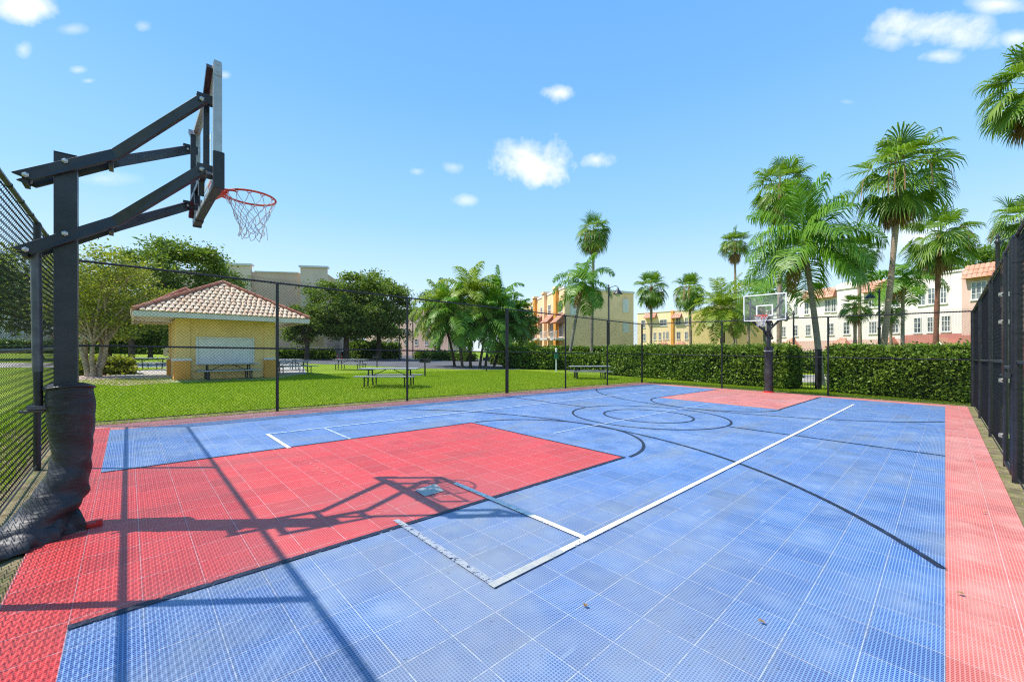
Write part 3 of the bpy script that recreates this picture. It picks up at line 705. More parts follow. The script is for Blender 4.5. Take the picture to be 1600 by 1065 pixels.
def fanpalm(label, base, h, r, lean=(0, 0), seed=0, skirt=.5, tr=.16, nf=40, bark='palmbark', group=None, bow=0, low=-52):
    t = thing('fan_palm', label, 'palm tree', base, group=group); rnd = random.Random(seed); tr *= .8
    tp = trunk_pts(h, lean, bow); mb = MB(); mb.tube(tp, [tr * (1.35 if i == 0 else 1.12 - .25 * i / 14) + (.10 * tr * math.sin(i * 2.1)) for i in range(15)], 12)
    mb.build('trunk', MT[bark], t, True)
    V, F = [], []; top = tp[-1]
    for i in range(nf):
        f = i / nf; el = R_(80 - (80 - low) * f ** .68 + rnd.uniform(-16, 16)); az = i * 2.39996 + rnd.uniform(-.4, .4)
        d = Vector((math.cos(az) * math.cos(el), math.sin(az) * math.cos(el), math.sin(el)))
        fan(V, F, top + ZV * (-.14 * f * r) + d * .05, d, rnd, r * rnd.uniform(.42, .6), r * rnd.uniform(.46, .62), rnd.uniform(.1, .9))
    npmesh('crown', [tuple(v) for v in V], F, MT['fanleaf'], t)
    V, F = [], []
    for i in range(int(16 * skirt)):
        el = R_(rnd.uniform(-82, -55)); az = rnd.uniform(0, 2 * PI); d = Vector((math.cos(az) * math.cos(el), math.sin(az) * math.cos(el), math.sin(el)))
        fan(V, F, top + ZV * (-.22 * r - rnd.uniform(0, .25) * r), d, rnd, r * .3, r * rnd.uniform(.35, .55), 1.5, 12, 60)
    if skirt:
        for i in range(int(10 * skirt)):      # hanging flower stalks
            az = rnd.uniform(0, 2 * PI); p = top + Vector((math.cos(az), math.sin(az), 0)) * r * .5; 
            quadstrips(V, F, [top, p + ZV * .2 * r, p + Vector((math.cos(az), math.sin(az), 0)) * r * .25 + ZV * (-.2 * r), p + Vector((math.cos(az), math.sin(az), 0)) * r * .3 + ZV * (-.62 * r)], Vector((-math.sin(az), math.cos(az), 0)), [.01, .012, .03, .03])
        npmesh('dead_fronds', [tuple(v) for v in V], F, MT['deadleaf'], t)
    mb = MB(); mb.tube([top - ZV * .35 * r, top - ZV * .1 * r, top + ZV * .12 * r], [tr * 1.3, tr * 1.7, tr * .5], 10); mb.build('leaf_base', MT['redbark'], t, True)
    return t
def frond(V, F, base, az, el0, L_, rnd, nl=46, ll=.42, sag=1.0, lw=.018, droop=1.0, rach=None):
    d = Vector((math.cos(az) * math.cos(el0), math.sin(az) * math.cos(el0), math.sin(el0))); p = base.copy(); pts = [p.copy()]; n = 12
    s = Vector((-math.sin(az), math.cos(az), 0))
    for i in range(n):
        d = (d + ZV * (-.155 * sag * (0.4 + i / n * 1.1))).normalized(); p = p + d * (L_ / n); pts.append(p.copy())
    quadstrips(V, F, pts, s, [.035 * (1 - i / n * .9) for i in range(n + 1)])
    quadstrips(V, F, pts, ZV, [.02 * (1 - i / n * .9) for i in range(n + 1)])
    for j in range(nl):
        f = .14 + .86 * (j + rnd.random() * .6) / nl; x = f * n; i = min(int(x), n - 1); q = pts[i].lerp(pts[i + 1], x - i); dd = (pts[i + 1] - pts[i]).normalized()
        l = ll * L_ * .36 * (math.sin(PI * min(1, f * .85 + .12)) ** .6) * rnd.uniform(.85, 1.1)
        for sg in (-1, 1):
            a = (s * sg * .9 + dd * rnd.uniform(.35, .75) + ZV * rnd.uniform(-.15, .35)).normalized()
            m1 = q + a * l * .5; m2 = m1 + (a * .6 - ZV * droop * rnd.uniform(.5, .9)).normalized() * l * .5
            wd = dd.cross(a).cross(a).normalized() if dd.cross(a).length > .01 else dd
            quadstrips(V, F, [q, m1, m2], wd, [lw * .5, lw, lw * .2])
def featherpalm(label, base, h, L_, lean=(0, 0), seed=0, nf=18, mat='quleaf', bark='greybark', tr=.15, ll=1.0, sag=1.0, el=(80, -15), lw=.042, droop=1.0, group=None, dead=3, nl=46, bow=0, name='feather_palm'):
    t = thing(name, label, 'palm tree', base, group=group); rnd = random.Random(seed); tr *= .8
    tp = trunk_pts(h, lean, bow); mb = MB(); mb.tube(tp, [tr * (1.4 if i == 0 else 1.1 - .3 * i / 14) for i in range(15)], 12); mb.build('trunk', MT[bark], t, True)
    V, F = [], []; top = tp[-1]
    for i in range(nf):
        f = i / nf; e0 = R_(el[0] + (el[1] - el[0]) * f + rnd.uniform(-6, 6)); az = i * 2.39996 + rnd.uniform(-.3, .3)
        frond(V, F, top + ZV * .1, az, e0, L_ * rnd.uniform(.85, 1.08), rnd, nl, ll, sag * rnd.uniform(.8, 1.2), lw, droop)
    npmesh('crown', [tuple(v) for v in V], F, MT[mat], t)
    if dead:
        V, F = [], []
        for i in range(dead): frond(V, F, top - ZV * .15, rnd.uniform(0, 6.28), R_(-35), L_ * .6, rnd, 24, ll * .7, 1.6, lw, 1.6)
        npmesh('dead_fronds', [tuple(v) for v in V], F, MT['deadleaf'], t)
    mb = MB(); mb.tube([top - ZV * .5, top - ZV * .1, top + ZV * .35], [tr * 1.0, tr * 1.25, tr * .5], 10); mb.build('crownshaft', MT['palmbark'], t, True)
    return t
def ctr(px, py, depth): return hz(px, py, depth)
def leanfor(px0, px1, depth): v = RV * ((px1 - px0) / FPX * depth); return (v.x, v.y)
PG = 'palms around the court'
def FP(label, pxb, pxt, pyt, depth, rpx, seed, **k):
    return fanpalm(label, at(pxb, depth), ctr(pxt, pyt, depth), rpx / FPX * depth * .9, leanfor(pxb, pxt, depth), seed, **k)
def QP(label, pxb, pxt, pyt, depth, lpx, seed, **k):
    return featherpalm(label, at(pxb, depth), ctr(pxt, pyt, depth), lpx / FPX * depth, leanfor(pxb, pxt, depth), seed, **k)
FP('tall slim fan palm in front of the yellow building', 924, 928, 362, 42, 36, 1, skirt=1.0, tr=.2, bark='greybark')
QP('leaning feather palm beside the tall slim palm at the yellow building', 888, 911, 447, 38, 62, 2, nf=15, bark='greybark', tr=.18, el=(75, -20), sag=1.25)
FP('round fan palm just right of the yellow building', 1017, 1018, 450, 46, 33, 3, skirt=.6, tr=.18)
FP('fan palm with browning skirt in front of the olive wall', 1080, 1077, 452, 40, 33, 4, skirt=1.2, tr=.17)
FP('small-crowned fan palm standing alone against the sky left of the far hoop', 1150, 1148, 380, 52, 30, 5, skirt=1.6, tr=.19, low=-30)
featherpalm('date palm with yellow-green spiky fronds left of the far backboard', at(1129, 33), ctr(1129, 485, 33), 3.3, (0, 0), 6, nf=38, mat='dateleaf', bark='bark', tr=.24, ll=.62, sag=.8, el=(72, -35), lw=.035, droop=.35, dead=5, nl=40, name='date_palm')
QP('big drooping feather palm whose trunk passes the iron gate', 1283, 1258, 392, 22.5, 112, 7, nf=22, tr=.19, el=(86, -18), sag=1.15, ll=1.25, nl=62, lw=.032, droop=1.5, bark='greybark', dead=2)
FP('fan palm rising behind the big drooping feather palm', 1217, 1221, 292, 30, 56, 8, skirt=.4, tr=.19)
FP('fan palm half hidden behind the long fronds of the big feather palm', 1344, 1342, 392, 36, 38, 9, skirt=.7, tr=.17)
FP('tallest fan palm with thick brown skirt, curving above the right hedge', 1375, 1407, 268, 21.5, 85, 10, skirt=2.0, tr=.165, nf=34, bark='palmbark', bow=.1)
FP('fan palm with red-brown trunk in front of the white apartment wall', 1461, 1468, 368, 27, 60, 11, skirt=.9, tr=.17, bark='redbark', nf=34)
QP('short feather palm before the white apartment wall', 1410, 1411, 438, 32, 58, 12, nf=13, tr=.16, el=(60, -10), sag=1.3)
FP('low bushy fan palm beside the thin palm trunk at the apartments', 1336, 1336, 478, 31, 30, 13, skirt=.3, tr=.14, nf=26)
FP('low bushy fan palm right of the leaning tall trunk', 1392, 1392, 484, 36, 26, 14, skirt=.3, tr=.14, nf=24)
FP('fan palm cut off by the top right corner of the picture', 1622, 1618, 132, 19, 82, 15, skirt=1.0, tr=.2)
FP('fan palm above the lamp at the right picture edge', 1606, 1603, 345, 27, 58, 16, skirt=1.0, tr=.18)
QP('feather palm seen through the far backboard', 1196, 1192, 462, 44, 62, 17, nf=16, tr=.18, el=(75, -20), sag=1.2)
FP('small fan palm left of the far hoop pole by the parked car', 1147, 1147, 502, 42, 22, 18, skirt=.5, tr=.13, nf=22)
FP('young fan palm by the hedge between two trunks left of the hoop', 1169, 1170, 480, 40, 26, 19, skirt=.5, tr=.15, nf=24)
# the clump of shaggy palms behind the picnic lawn
cl_ = [(735, 468, 39, 21), (690, 488, 40, 22), (778, 480, 41, 23), (712, 500, 38, 24), (762, 508, 38.5, 25), (802, 505, 42, 27)]
lb = ['tallest shaggy palm in the middle of the palm clump', 'leftmost shaggy palm of the palm clump', 'right-hand shaggy palm of the clump behind the thick fence post', 'low shaggy palm at the front left of the clump', 'low shaggy palm at the front right of the clump', 'rightmost small shaggy palm of the clump near the green sign']
for (px, py, dp, sd), l_ in zip(cl_, lb):
    featherpalm(l_, at(735 + (px - 735) * .55, dp), ctr(px, py, dp), (3.9 if sd != 27 else 2.9), leanfor(735 + (px - 735) * .55, px, dp), sd, nf=30, mat='dateleaf' if sd in (22, 21) else 'quleaf', bark='bark', tr=.15, ll=.8, sag=1.15, el=(85, -35), lw=.042, droop=1.0, dead=4, nl=52, group='shaggy palms of the clump', name='shaggy_palm')
for (px, py, dp, sd), l_ in zip([(593, 505, 72, 31), (611, 512, 76, 32), (645, 492, 80, 33)], ['thin distant palm left of three before the pink far building', 'thin distant palm in the middle of three before the pink far building', 'thin distant palm beside the fence post right of the road lamp']):
    QP(l_, px, px, py, dp, 20, sd, nf=12, tr=.16, lw=.05, nl=22, dead=0)

# ------------------------------------------------------------------ broadleaf trees, shrubs, hedges
def leaves(cs, size, rg, aspect=.55, upb=.5):
    n = len(cs); a = rg.normal(size=(n, 3)); a[:, 2] *= .6; a /= np.linalg.norm(a, axis=1)[:, None]
    b = rg.normal(size=(n, 3)); b[:, 2] += 0; b -= a * (a * b).sum(1)[:, None]; b /= np.linalg.norm(b, axis=1)[:, None]
    s = (size * rg.uniform(.6, 1.3, n))[:, None]
    V = np.stack([cs - a * s, cs + b * s * aspect, cs + a * s, cs - b * s * aspect], 1).reshape(-1, 3)
    return V, np.arange(4 * n).reshape(-1, 4)
def tree(label, base, h, cw, ch, n=14000, ls=.16, seed=0, mat='oakleaf', bark='bark', tr=.28, stems=1, nclump=60, name='oak_tree', cd=None, lowc=None, sig=.68, group=None):
    rg = np.random.default_rng(seed); rnd = random.Random(seed); t = thing(name, label, 'tree', base, group=group)
    cz = h - ch / 2; cd = cd or cw
    cl = []
    while len(cl) < nclump:
        p = rg.uniform(-1, 1, 3); q = np.linalg.norm(p)
        if q < 1 and rg.random() < q * .8 + .2: cl.append((p[0] * cw / 2 * .88, p[1] * cd / 2 * .88, cz + p[2] * ch / 2 * .88))
    cl = np.array(cl)
    m_ = rg.random(len(cl)) < .22; cl[m_] = (cl[m_] - [0, 0, cz]) * rg.uniform(1.05, 1.22, (m_.sum(), 1)) + [0, 0, cz]
    mb = MB()
    for s in range(stems):
        a0 = 2 * PI * s / max(1, stems); off = Vector((math.cos(a0), math.sin(a0), 0)) * (.22 if stems > 1 else 0)
        fork = off * 2.2 + ZV * (cz - ch * .38 if stems == 1 else h * .25)
        r0 = tr / math.sqrt(stems) * 1.1
        mb.tube([off * .8 - ZV * .2, off + ZV * .3, (off + fork) / 2 + Vector((rnd.uniform(-.1, .1), rnd.uniform(-.1, .1), 0)), fork], [r0 * 1.5, r0 * 1.05, r0 * .9, r0 * .75], 10)
        idx = rg.permutation(len(cl))[:max(7, 16 // stems)]
        for i in idx:
            c = Vector(cl[i]); m_ = fork.lerp(c, .5) + ZV * (.08 * h * rnd.uniform(-.3, .6))
            mb.tube([fork, m_, c], [r0 * .5, r0 * .28, .03], 6)
    mb.build('trunk', MT[bark], t, True)
    k = rg.integers(0, len(cl), n); sz = (rg.uniform(.55, 1.25, len(cl)) * sig)[k]
    cs = cl[k] + rg.normal(size=(n, 3)) * (sz * np.array([1, 1, .6])[:, None]).T * cw / 11
    V, F = leaves(cs, ls, rg); npmesh('crown', V, F, MT[mat], t)
    return t
def TR(label, px, depth, pytop, wpx, hpx, **k):
    s = depth / FPX; tree(label, at(px, depth), hz(px, pytop, depth), wpx * s, hpx * s, **k)
TR('multi-stemmed pale-barked tree with thin yellow-green leaves behind the near hoop', 146, 20, 384, 128, 135, n=11000, ls=.075, seed=41, mat='brightleaf', bark='palebark', tr=.22, stems=5, nclump=70, name='crape_myrtle', sig=1.25)
TR('large dark oak behind the pavilion roof, left of the beige building', 284, 40, 368, 164, 150, n=30000, ls=.15, seed=42, nclump=75, tr=.4)
TR('yellow-green tree between the pale-barked tree and the large dark oak', 205, 33, 415, 130, 130, n=14000, ls=.13, seed=43, mat='brightleaf', nclump=60, name='broadleaf_tree', tr=.22)
TR('wide oak in front of the beige building, on the left over the parked car', 541, 58, 420, 128, 116, n=26000, ls=.19, seed=44, nclump=90, tr=.38)
TR('wide oak right of the parked car, spreading over the road', 592, 62, 432, 120, 104, n=20000, ls=.19, seed=45, nclump=70, tr=.36)
TR('smaller oak touching the right end of the pavilion roof', 480, 55, 470, 80, 70, n=9000, ls=.18, seed=46, nclump=40, tr=.3)
TR('thin-crowned pine rising left of the palm clump', 686, 66, 432, 48, 90, n=3800, ls=.2, seed=47, mat='pineleaf', nclump=14, name='pine_tree', tr=.25, sig=1.1)
TR('thin-crowned pine rising right of the palm clump top', 772, 70, 432, 60, 80, n=5200, ls=.2, seed=48, mat='pineleaf', nclump=18, name='pine_tree', tr=.25, sig=1.1)
TR('dark leafy tree between the palm clump and the yellow building', 812, 55, 462, 62, 90, n=11000, ls=.17, seed=49, nclump=45, name='broadleaf_tree', tr=.25)
TR('rounded green tree over the roof beside the right fence corner', 1530, 78, 388, 90, 60, n=12000, ls=.22, seed=50, mat='hedgeleaf', nclump=50, name='broadleaf_tree', tr=.4)
TR('dark tree top behind the apartment roof right of the big feather palm', 1283, 85, 437, 42, 50, n=6000, ls=.25, seed=51, nclump=25, name='broadleaf_tree', tr=.4)
TR('dark tree top behind the apartment roof right of the tallest palm', 1368, 85, 432, 50, 50, n=6000, ls=.25, seed=52, nclump=25, name='broadleaf_tree', tr=.4)
TR('broad tree behind the lawn seen past the left of the pale-barked tree', 60, 42, 395, 190, 130, n=16000, ls=.17, seed=54, mat='brightleaf', nclump=60, name='broadleaf_tree', tr=.3)
TR('dark tree at the left edge behind the near fence', -60, 38, 380, 170, 130, n=13000, ls=.17, seed=55, nclump=60, tr=.3)
TR('dark shade tree at the back of the lawn beside the pavilion', 170, 48, 470, 120, 75, n=10000, ls=.18, seed=56, nclump=50, tr=.25)
TR('dark shade tree directly left of the pavilion wall at the back', 235, 50, 480, 100, 65, n=10000, ls=.18, seed=57, nclump=50, tr=.22)
TR('small roadside tree under the wide oak near the cones', 565, 74, 520, 50, 40, n=5000, ls=.2, seed=58, nclump=25, tr=.2, name='broadleaf_tree')

def hedge(label, A_, B_, wd, h, n, ls=.075, seed=0, mat='hedgeleaf', rag=.2, name='hedge'):
    rg = np.random.default_rng(seed); A_ = Vector((A_[0], A_[1], 0)); B_ = Vector((B_[0], B_[1], 0)); d = B_ - A_; Ln = d.length; d /= Ln; nn = Vector((d.y, -d.x, 0))
    base = G(A_.x, A_.y); t = thing(name, label, 'hedge', base)
    m = max(2, int(Ln / .5)); rows = []
    mb = MB(base); VV = []
    for i in range(m + 1):
        q = Ln * i / m; hh = h - .2 + rg.uniform(-.06, .06); w2 = wd / 2 - .16 + rg.uniform(-.05, .05)
        for (s, z) in ((-w2, 0), (-w2 * 1.02, hh * .5), (-w2, hh), (w2, hh), (w2 * 1.02, hh * .5), (w2, 0)):
            p = A_ + d * q + nn * s; VV.append(G(p.x, p.y, z - .03))
    FF = [(i * 6 + k, i * 6 + k + 1, (i + 1) * 6 + k + 1, (i + 1) * 6 + k) for i in range(m) for k in range(5)] + [tuple(range(6)), tuple(m * 6 + 5 - k for k in range(6))]
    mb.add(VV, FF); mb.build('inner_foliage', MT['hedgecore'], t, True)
    u = rg.uniform(-.1, Ln + .1, n); face = rg.random(n)
    pa = h / (2 * h + wd); s = np.where(face < pa * 1.3, wd / 2, np.where(face < pa * 1.7, -wd / 2, rg.uniform(-.5, .5, n) * wd)); top = face >= pa * 1.7
    z = np.where(top, h, rg.uniform(.05, 1, n) * h)
    z = z + np.where(top, np.sin(u * 1.7) * .03 + np.sin(u * 4.1) * .025, 0); s = s + np.where(top, 0, np.sin(u * 2.3 + z * 3) * .06 * np.sign(s))
    z += rg.normal(0, rag * .55, n) * np.where(top, 1, .2) - .03; s += rg.normal(0, rag * .7, n) * np.where(top, .2, 1)
    ends = rg.random(n) < .06; s = np.where(ends, rg.uniform(-.5, .5, n) * wd, s); z = np.where(ends, rg.uniform(.05, 1, n) * h, z); u = np.where(ends, np.where(rg.random(n) < .5, 0, Ln) + rg.normal(0, .08, n), u)
    X = A_.x + d.x * u + nn.x * s; Y = A_.y + d.y * u + nn.y * s; Z = -SL * (X * ca + Y * sa) + np.maximum(z, .02)
    V, F = leaves(np.stack([X, Y, Z], 1) - np.array(base), ls, rg, .6); npmesh('foliage', V, F, MT[mat], t)
    return t
def HP(px, dp): p = at(px, dp); return (p.x, p.y)
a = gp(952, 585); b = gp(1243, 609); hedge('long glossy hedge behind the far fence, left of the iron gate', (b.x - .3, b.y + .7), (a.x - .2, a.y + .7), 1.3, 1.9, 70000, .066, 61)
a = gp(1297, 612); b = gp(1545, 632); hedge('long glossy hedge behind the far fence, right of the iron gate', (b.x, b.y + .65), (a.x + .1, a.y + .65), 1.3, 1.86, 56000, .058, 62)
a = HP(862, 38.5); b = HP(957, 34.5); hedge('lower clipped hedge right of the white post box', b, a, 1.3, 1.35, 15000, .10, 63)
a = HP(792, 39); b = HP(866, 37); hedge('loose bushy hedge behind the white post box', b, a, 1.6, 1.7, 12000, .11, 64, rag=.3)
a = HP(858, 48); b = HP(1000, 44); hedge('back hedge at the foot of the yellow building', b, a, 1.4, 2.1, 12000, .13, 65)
a = HP(122, 21); b = HP(205, 22.5); hedge('low yellow-green shrubs around the pale-barked trunk', b, a, 1.6, .5, 9000, .10, 66, mat='brightleaf', rag=.3, name='shrub')
a = HP(432, 56); b = HP(522, 60); hedge('dark shrubs at the foot of the beige building', b, a, 1.5, 1.1, 6000, .16, 67, rag=.4, name='shrub')
a = HP(552, 64); b = HP(620, 70); hedge('dark hedge under the wide oak', b, a, 2.5, 2.3, 8000, .18, 68, rag=.4)
a = HP(655, 70); b = HP(735, 60); hedge('shrubs on the far verge of the road left of the palm clump', b, a, 2, 1.1, 5000, .17, 69, rag=.4, name='shrub')
a = HP(-160, 60); b = HP(262, 74); hedge('dark hedge at the far end of the left lawn', b, a, 2, 1.7, 14000, .2, 70, rag=.4)
a = HP(776, 50); b = HP(830, 46); hedge('bushes under the green street sign', b, a, 2.5, 2.2, 6000, .15, 71, rag=.5, name='shrub')

# ------------------------------------------------------------------ picnic tables, grills and small things
def make_table():
    t = thing('picnic_table', 'x', 'picnic table'); dk = MT['darksteel']
    mb = MB()
    for i in range(5): mb.box((0, -.31 + i * .155, .74), (2.44, .145, .045))
    mb.build('table_top', MT['silver'], t, bevel=.008)
    for s in (-1, 1):
        mb = MB()
        for i in range(2): mb.box((0, s * (.62 + i * .15), .44), (2.44, .14, .045))
        mb.build('bench', MT['silver'], t, bevel=.008)
    for sx in (-.82, .82):
        mb = MB()
        for s in (-1, 1):
            mb.tube([(sx, s * .2, .71), (sx, s * .26, .38), (sx, s * .30, .02)], .03, 8); mb.tube([(sx, s * .70, .42), (sx, s * .70, .02)], .026, 8)
        mb.tube([(sx, -.78, .40), (sx, .78, .40)], .026, 8); mb.tube([(sx, -.34, .70), (sx, .34, .70)], .024, 8)
        mb.build('leg_frame', dk, t, True)
        mb = MB(); mb.tube([(sx, 0, .40), (sx * .2, 0, .70)], .016, 6); mb.build('diagonal_brace', dk, t, True)
    return t
tb = make_table(); first = True
for (px, py, rz, lab) in [(609, 603, 46, 'silver picnic table nearest the court fence on the open lawn'), (548, 577, 44, 'silver picnic table further back beneath the cones and parked car'),
                          (357, 592.5, 90, 'picnic table standing against the pavilion front wall'), (456, 583, 100, 'picnic table seen end-on in the shade right of the pavilion'),
                          (238, 577, 50, 'picnic table on the paving left of the pavilion'), (921, 591, 46, 'silver picnic table by the hedge near the white post box'), (440, 578, 96, 'picnic table partly hidden behind the pavilion right corner')]:
    o = tb if first else copy_tree(tb); first = False
    o.location = gp(px, py); o.rotation_euler = (0, 0, R_(rz)); o['label'] = lab; o['group'] = 'picnic tables on the lawn'
def grill(label, base, rz):
    t = thing('park_grill', label, 'grill', base, rz, 'park grills on the lawn'); dk = MT['darksteel']
    mb = MB(); mb.tube([(0, 0, -.1), (0, 0, .78)], .045, 10); mb.build('post', dk, t, True)
    mb = MB(); mb.box((0, 0, .80), (.55, .40, .02)); mb.box((0, .19, .92), (.55, .02, .24)); mb.box((-.265, 0, .92), (.02, .36, .24)); mb.box((.265, 0, .92), (.02, .36, .24)); mb.box((0, -.19, .85), (.55, .02, .10)); mb.build('firebox', dk, t)
    mb = MB()
    for i in range(9): mb.tube([(-.24 + i * .06, -.22, 1.0), (-.24 + i * .06, .17, 1.0)], .008, 6)
    mb.tube([(-.25, -.22, 1.0), (.25, -.22, 1.0)], .010, 6); mb.tube([(.3, -.24, 1.02), (.3, -.24, 1.14), (.3, -.1, 1.14)], .014, 6); mb.build('grate', dk, t, True)
grill('black park grill right behind the nearest silver picnic table', gp(664, 587), .6); grill('black park grill left of the thick fence post before the palm clump', gp(760, 579.5), .9); grill('black park grill between the far picnic table and the road', gp(589, 573), .5)
b = gp(869, 580); t = thing('post_box_stand', 'white post carrying a dark green dispenser box beside the hedge', 'dispenser post', b)
mb = MB(); mb.box((0, 0, .75), (.10, .10, 1.7), A); mb.lathe((0, 0, 1.6), [(.06, 0), (.09, .04), (.06, .12), (.09, .2), (.05, .27), (.01, .3)], 12); mb.build('post', MT['white'], t)
mb = MB(); mb.box((RV * .0 - FV * .14) + ZV * 1.25, (.34, .20, .48), A); mb.box((-FV * .14) + ZV * 1.50, (.37, .23, .03), A); mb.build('dispenser_box', MT['green'], t, bevel=.01)
def cone(label, base):
    t = thing('traffic_cone', label, 'traffic cone', base, group='traffic cones by the road')
    mb = MB(); mb.box((0, 0, .02), (.38, .38, .04)); mb.build('base', MT['rubber'], t)
    mb = MB(); mb.lathe((0, 0, .04), [(.15, 0), (.115, .25), (.045, .78), (.03, .8)], 14); mb.build('body', MT['cone'], t, True)
    mb = MB(); mb.lathe((0, 0, .04), [(.105, .34), (.086, .48)], 14); mb.build('reflective_band', MT['white'], t, True)
cone('orange traffic cone, left of the pair beside the road', gp(527, 561.5)); cone('orange traffic cone, right of the pair beside the road', gp(533.5, 561))
b = at(810, 60); t = thing('street_sign', 'small green street name sign on a pole by the palm clump', 'street sign', b)
mb = MB(); mb.tube([(0, 0, 0), (0, 0, 3.4)], .035, 8); mb.build('pole', MT['darksteel'], t, True)
mb = MB(); mb.box((0, 0, 3.45), (1.0, .04, .5), A); mb.build('sign_plate', MT['green'], t)
# iron gate between the hedges
b = gp(1244, 606); c = gp(1276, 607); t = thing('iron_gate', 'black ornamental iron gate in the gap between the two hedges', 'gate', b)
d = (c - b); Ln = d.length; d = d / Ln
mb = MB()
for zz in (.18, 1.55, 1.72): mb.bar(ZV * zz, d * Ln + ZV * zz, .035, .035)
mb.build('rail', MT['darksteel'], t)
k = int(Ln / .12)
for i in range(k + 1):
    mb = MB(); p = d * (Ln * i / k); mb.tube([p + ZV * .03, p + ZV * 1.86], .011, 6); mb.lathe(p + ZV * 1.86, [(.02, 0), (.012, .03), (.002, .08)], 6); mb.build('picket', MT['darksteel'], t, True)
mb = MB(); p = gp(1278.5, 608) - b; mb.box(p + ZV * .93, (.19, .19, 1.86), A); mb.box(p + ZV * 1.88, (.24, .24, .05), A); mb.build('pillar', MT['darksteel'], t)

# cars
def car(label, base, rz, mat, suv=False, group='parked cars'):
    t = thing('parked_car', label, 'car', base, rz, group); H = 1.72 if suv else 1.45; W = 1.84
    body = [(-2.25, .35), (-2.28, .75), (-2.1, .95), (-1.1, 1.0), (1.15, 1.0), (2.1, .88), (2.28, .7), (2.25, .35)]
    mb = MB(); mb.prism([(x, -W / 2, z) for x, z in body], (0, W, 0)); mb.build('body', mat, t, bevel=.06)
    cab = [(-2.0 if suv else -1.6, .98), (-1.75 if suv else -1.0, H), (.35, H), (1.15, .98)]
    mb = MB(); mb.prism([(x * .96, -W / 2 + .10, z) for x, z in cab], (0, W - .2, 0)); mb.build('window', MT['pane'], t, bevel=.05)
    mb = MB(); mb.box(((cab[1][0] + .35) / 2, 0, H), (abs(cab[1][0]) + .3, W - .26, .06)); 
    for s in (-1, 1):
        for x in (cab[0][0] * .96, -.3, 1.1):
            x2 = {cab[0][0] * .96: cab[1][0] * .96, -.3: -.3, 1.1: .33}[x]; mb.bar((x, s * (W / 2 - .09), 1.0), (x2, s * (W / 2 - .10), H), .04, .07)
    mb.build('roof', mat, t)
    for x in (-1.4, 1.4):
        for s in (-1, 1):
            mb = MB(); mb.tube([(x, s * (W / 2 - .2), .34), (x, s * (W / 2 + .01), .34)], .34, 20); wh = mb.build('wheel', MT['tyre'], t, True)
            mb = MB(); mb.tube([(x, s * (W / 2), .34), (x, s * (W / 2 + .025), .34)], .20, 12); mb.build('rim', MT['alu'], wh, True)
    for s in (-1, 1):
        mb = MB(); mb.box((2.22, s * .65, .72), (.12, .35, .14)); mb.build('headlight', MT['white'], t)
        mb = MB(); mb.box((-2.22, s * .68, .80), (.12, .25, .16)); mb.build('tail_light', MT['redbase'], t)
car('dark parked SUV under the wide oak behind the traffic cones', at(529, 76), R_(46), carm('dark_blue_car_paint', (.02, .03, .05)), True)
car('red parked car beyond the road', at(608, 95), R_(46), carm('red_car_paint', (.35, .02, .03)))
car('dark parked car whose roof shows above the hedge left of the far hoop', at(1146, 33), R_(46), carm('black_car_paint', (.015, .012, .015)), True)

# fallen leaves
rnd = random.Random(3)
lp = [(914, 950), (1190, 975), (1500, 930), (1538, 803)]
for i, (px, py) in enumerate(lp):
    p = gp(px, py); mb = MB(); q0 = rnd.uniform(0, 6.28); vs = []
    for k in range(10):
        q = q0 + 2 * PI * k / 10; r = (.022 if k % 2 == 0 else .010); vs.append((r * math.cos(q), r * math.sin(q), .004 + .006 * math.sin(q * 3)))
    mb.add([(0, 0, .006)] + vs, [(0, 1 + k, 1 + (k + 1) % 10) for k in range(10)]); o = mb.build('fallen_leaf', MT['deadleaf']); o.location = p + ZV * .02
    tag(o, ['brown leaf on the blue tiles just right of the white corner line', 'brown leaf on the blue tiles in the lower right of the picture', 'brown leaf on the red border strip nearest the camera', 'brown leaf on the red border strip halfway to the gate', 'brown leaf at the outer edge of the red strip', 'brown leaf near the curved black line'][i], 'leaf', 'fallen leaves on the court')

# ------------------------------------------------------------------ buildings
def tiles(mb, EL, ER, TL, TR_, tw=.21, tl=.30, rise=.06, seg=4):
    EL, ER, TL, TR_ = map(Vector, (EL, ER, TL, TR_)); e = (ER - EL).normalized(); sl = ((TL + TR_) / 2 - (EL + ER) / 2); sl = sl - e * sl.dot(e); SLn = sl.length; sl = sl / SLn; n = e.cross(sl).normalized()
    if n.z < 0: n = -n
    rows = max(1, int(round(SLn / tl))); tl = SLn / rows
    for j in range(rows):
        f = (j + .5) / rows; a = EL.lerp(TL, f); b = ER.lerp(TR_, f); wdt = (b - a).length; a0 = EL.lerp(TL, j / rows); bb = a0
        cols = max(1, int(wdt / tw)); st = wdt / cols
        lowp = EL + sl * (tl * j)
        xa = (a - EL).dot(e)
        for i in range(cols):
            c0 = EL + e * (xa + st * (i + .5)) + sl * (tl * j - .04) + n * .035; c1 = c0 + sl * (tl + .06) - n * .03
            vs = []
            for c, k_ in ((c0, 1.0), (c1, .85)):
                for q in range(seg + 1):
                    an = PI * q / seg; vs.append(c + e * (-math.cos(an) * st * .5 * k_) + n * (math.sin(an) * rise * k_))
            m = seg + 1; fs = [(q, q + 1, m + q + 1, m + q) for q in range(seg)] + [tuple(reversed(range(m)))]
            mb.add(vs, fs)
def ridge(mb, a, b, r=.11, tl=.4):
    a = Vector(a); b = Vector(b); L_ = (b - a).length; k = max(1, int(L_ / tl))
    for i in range(k): mb.tube([a.lerp(b, i / k), a.lerp(b, (i + 1.12) / k)], [r, r * .82], 8)

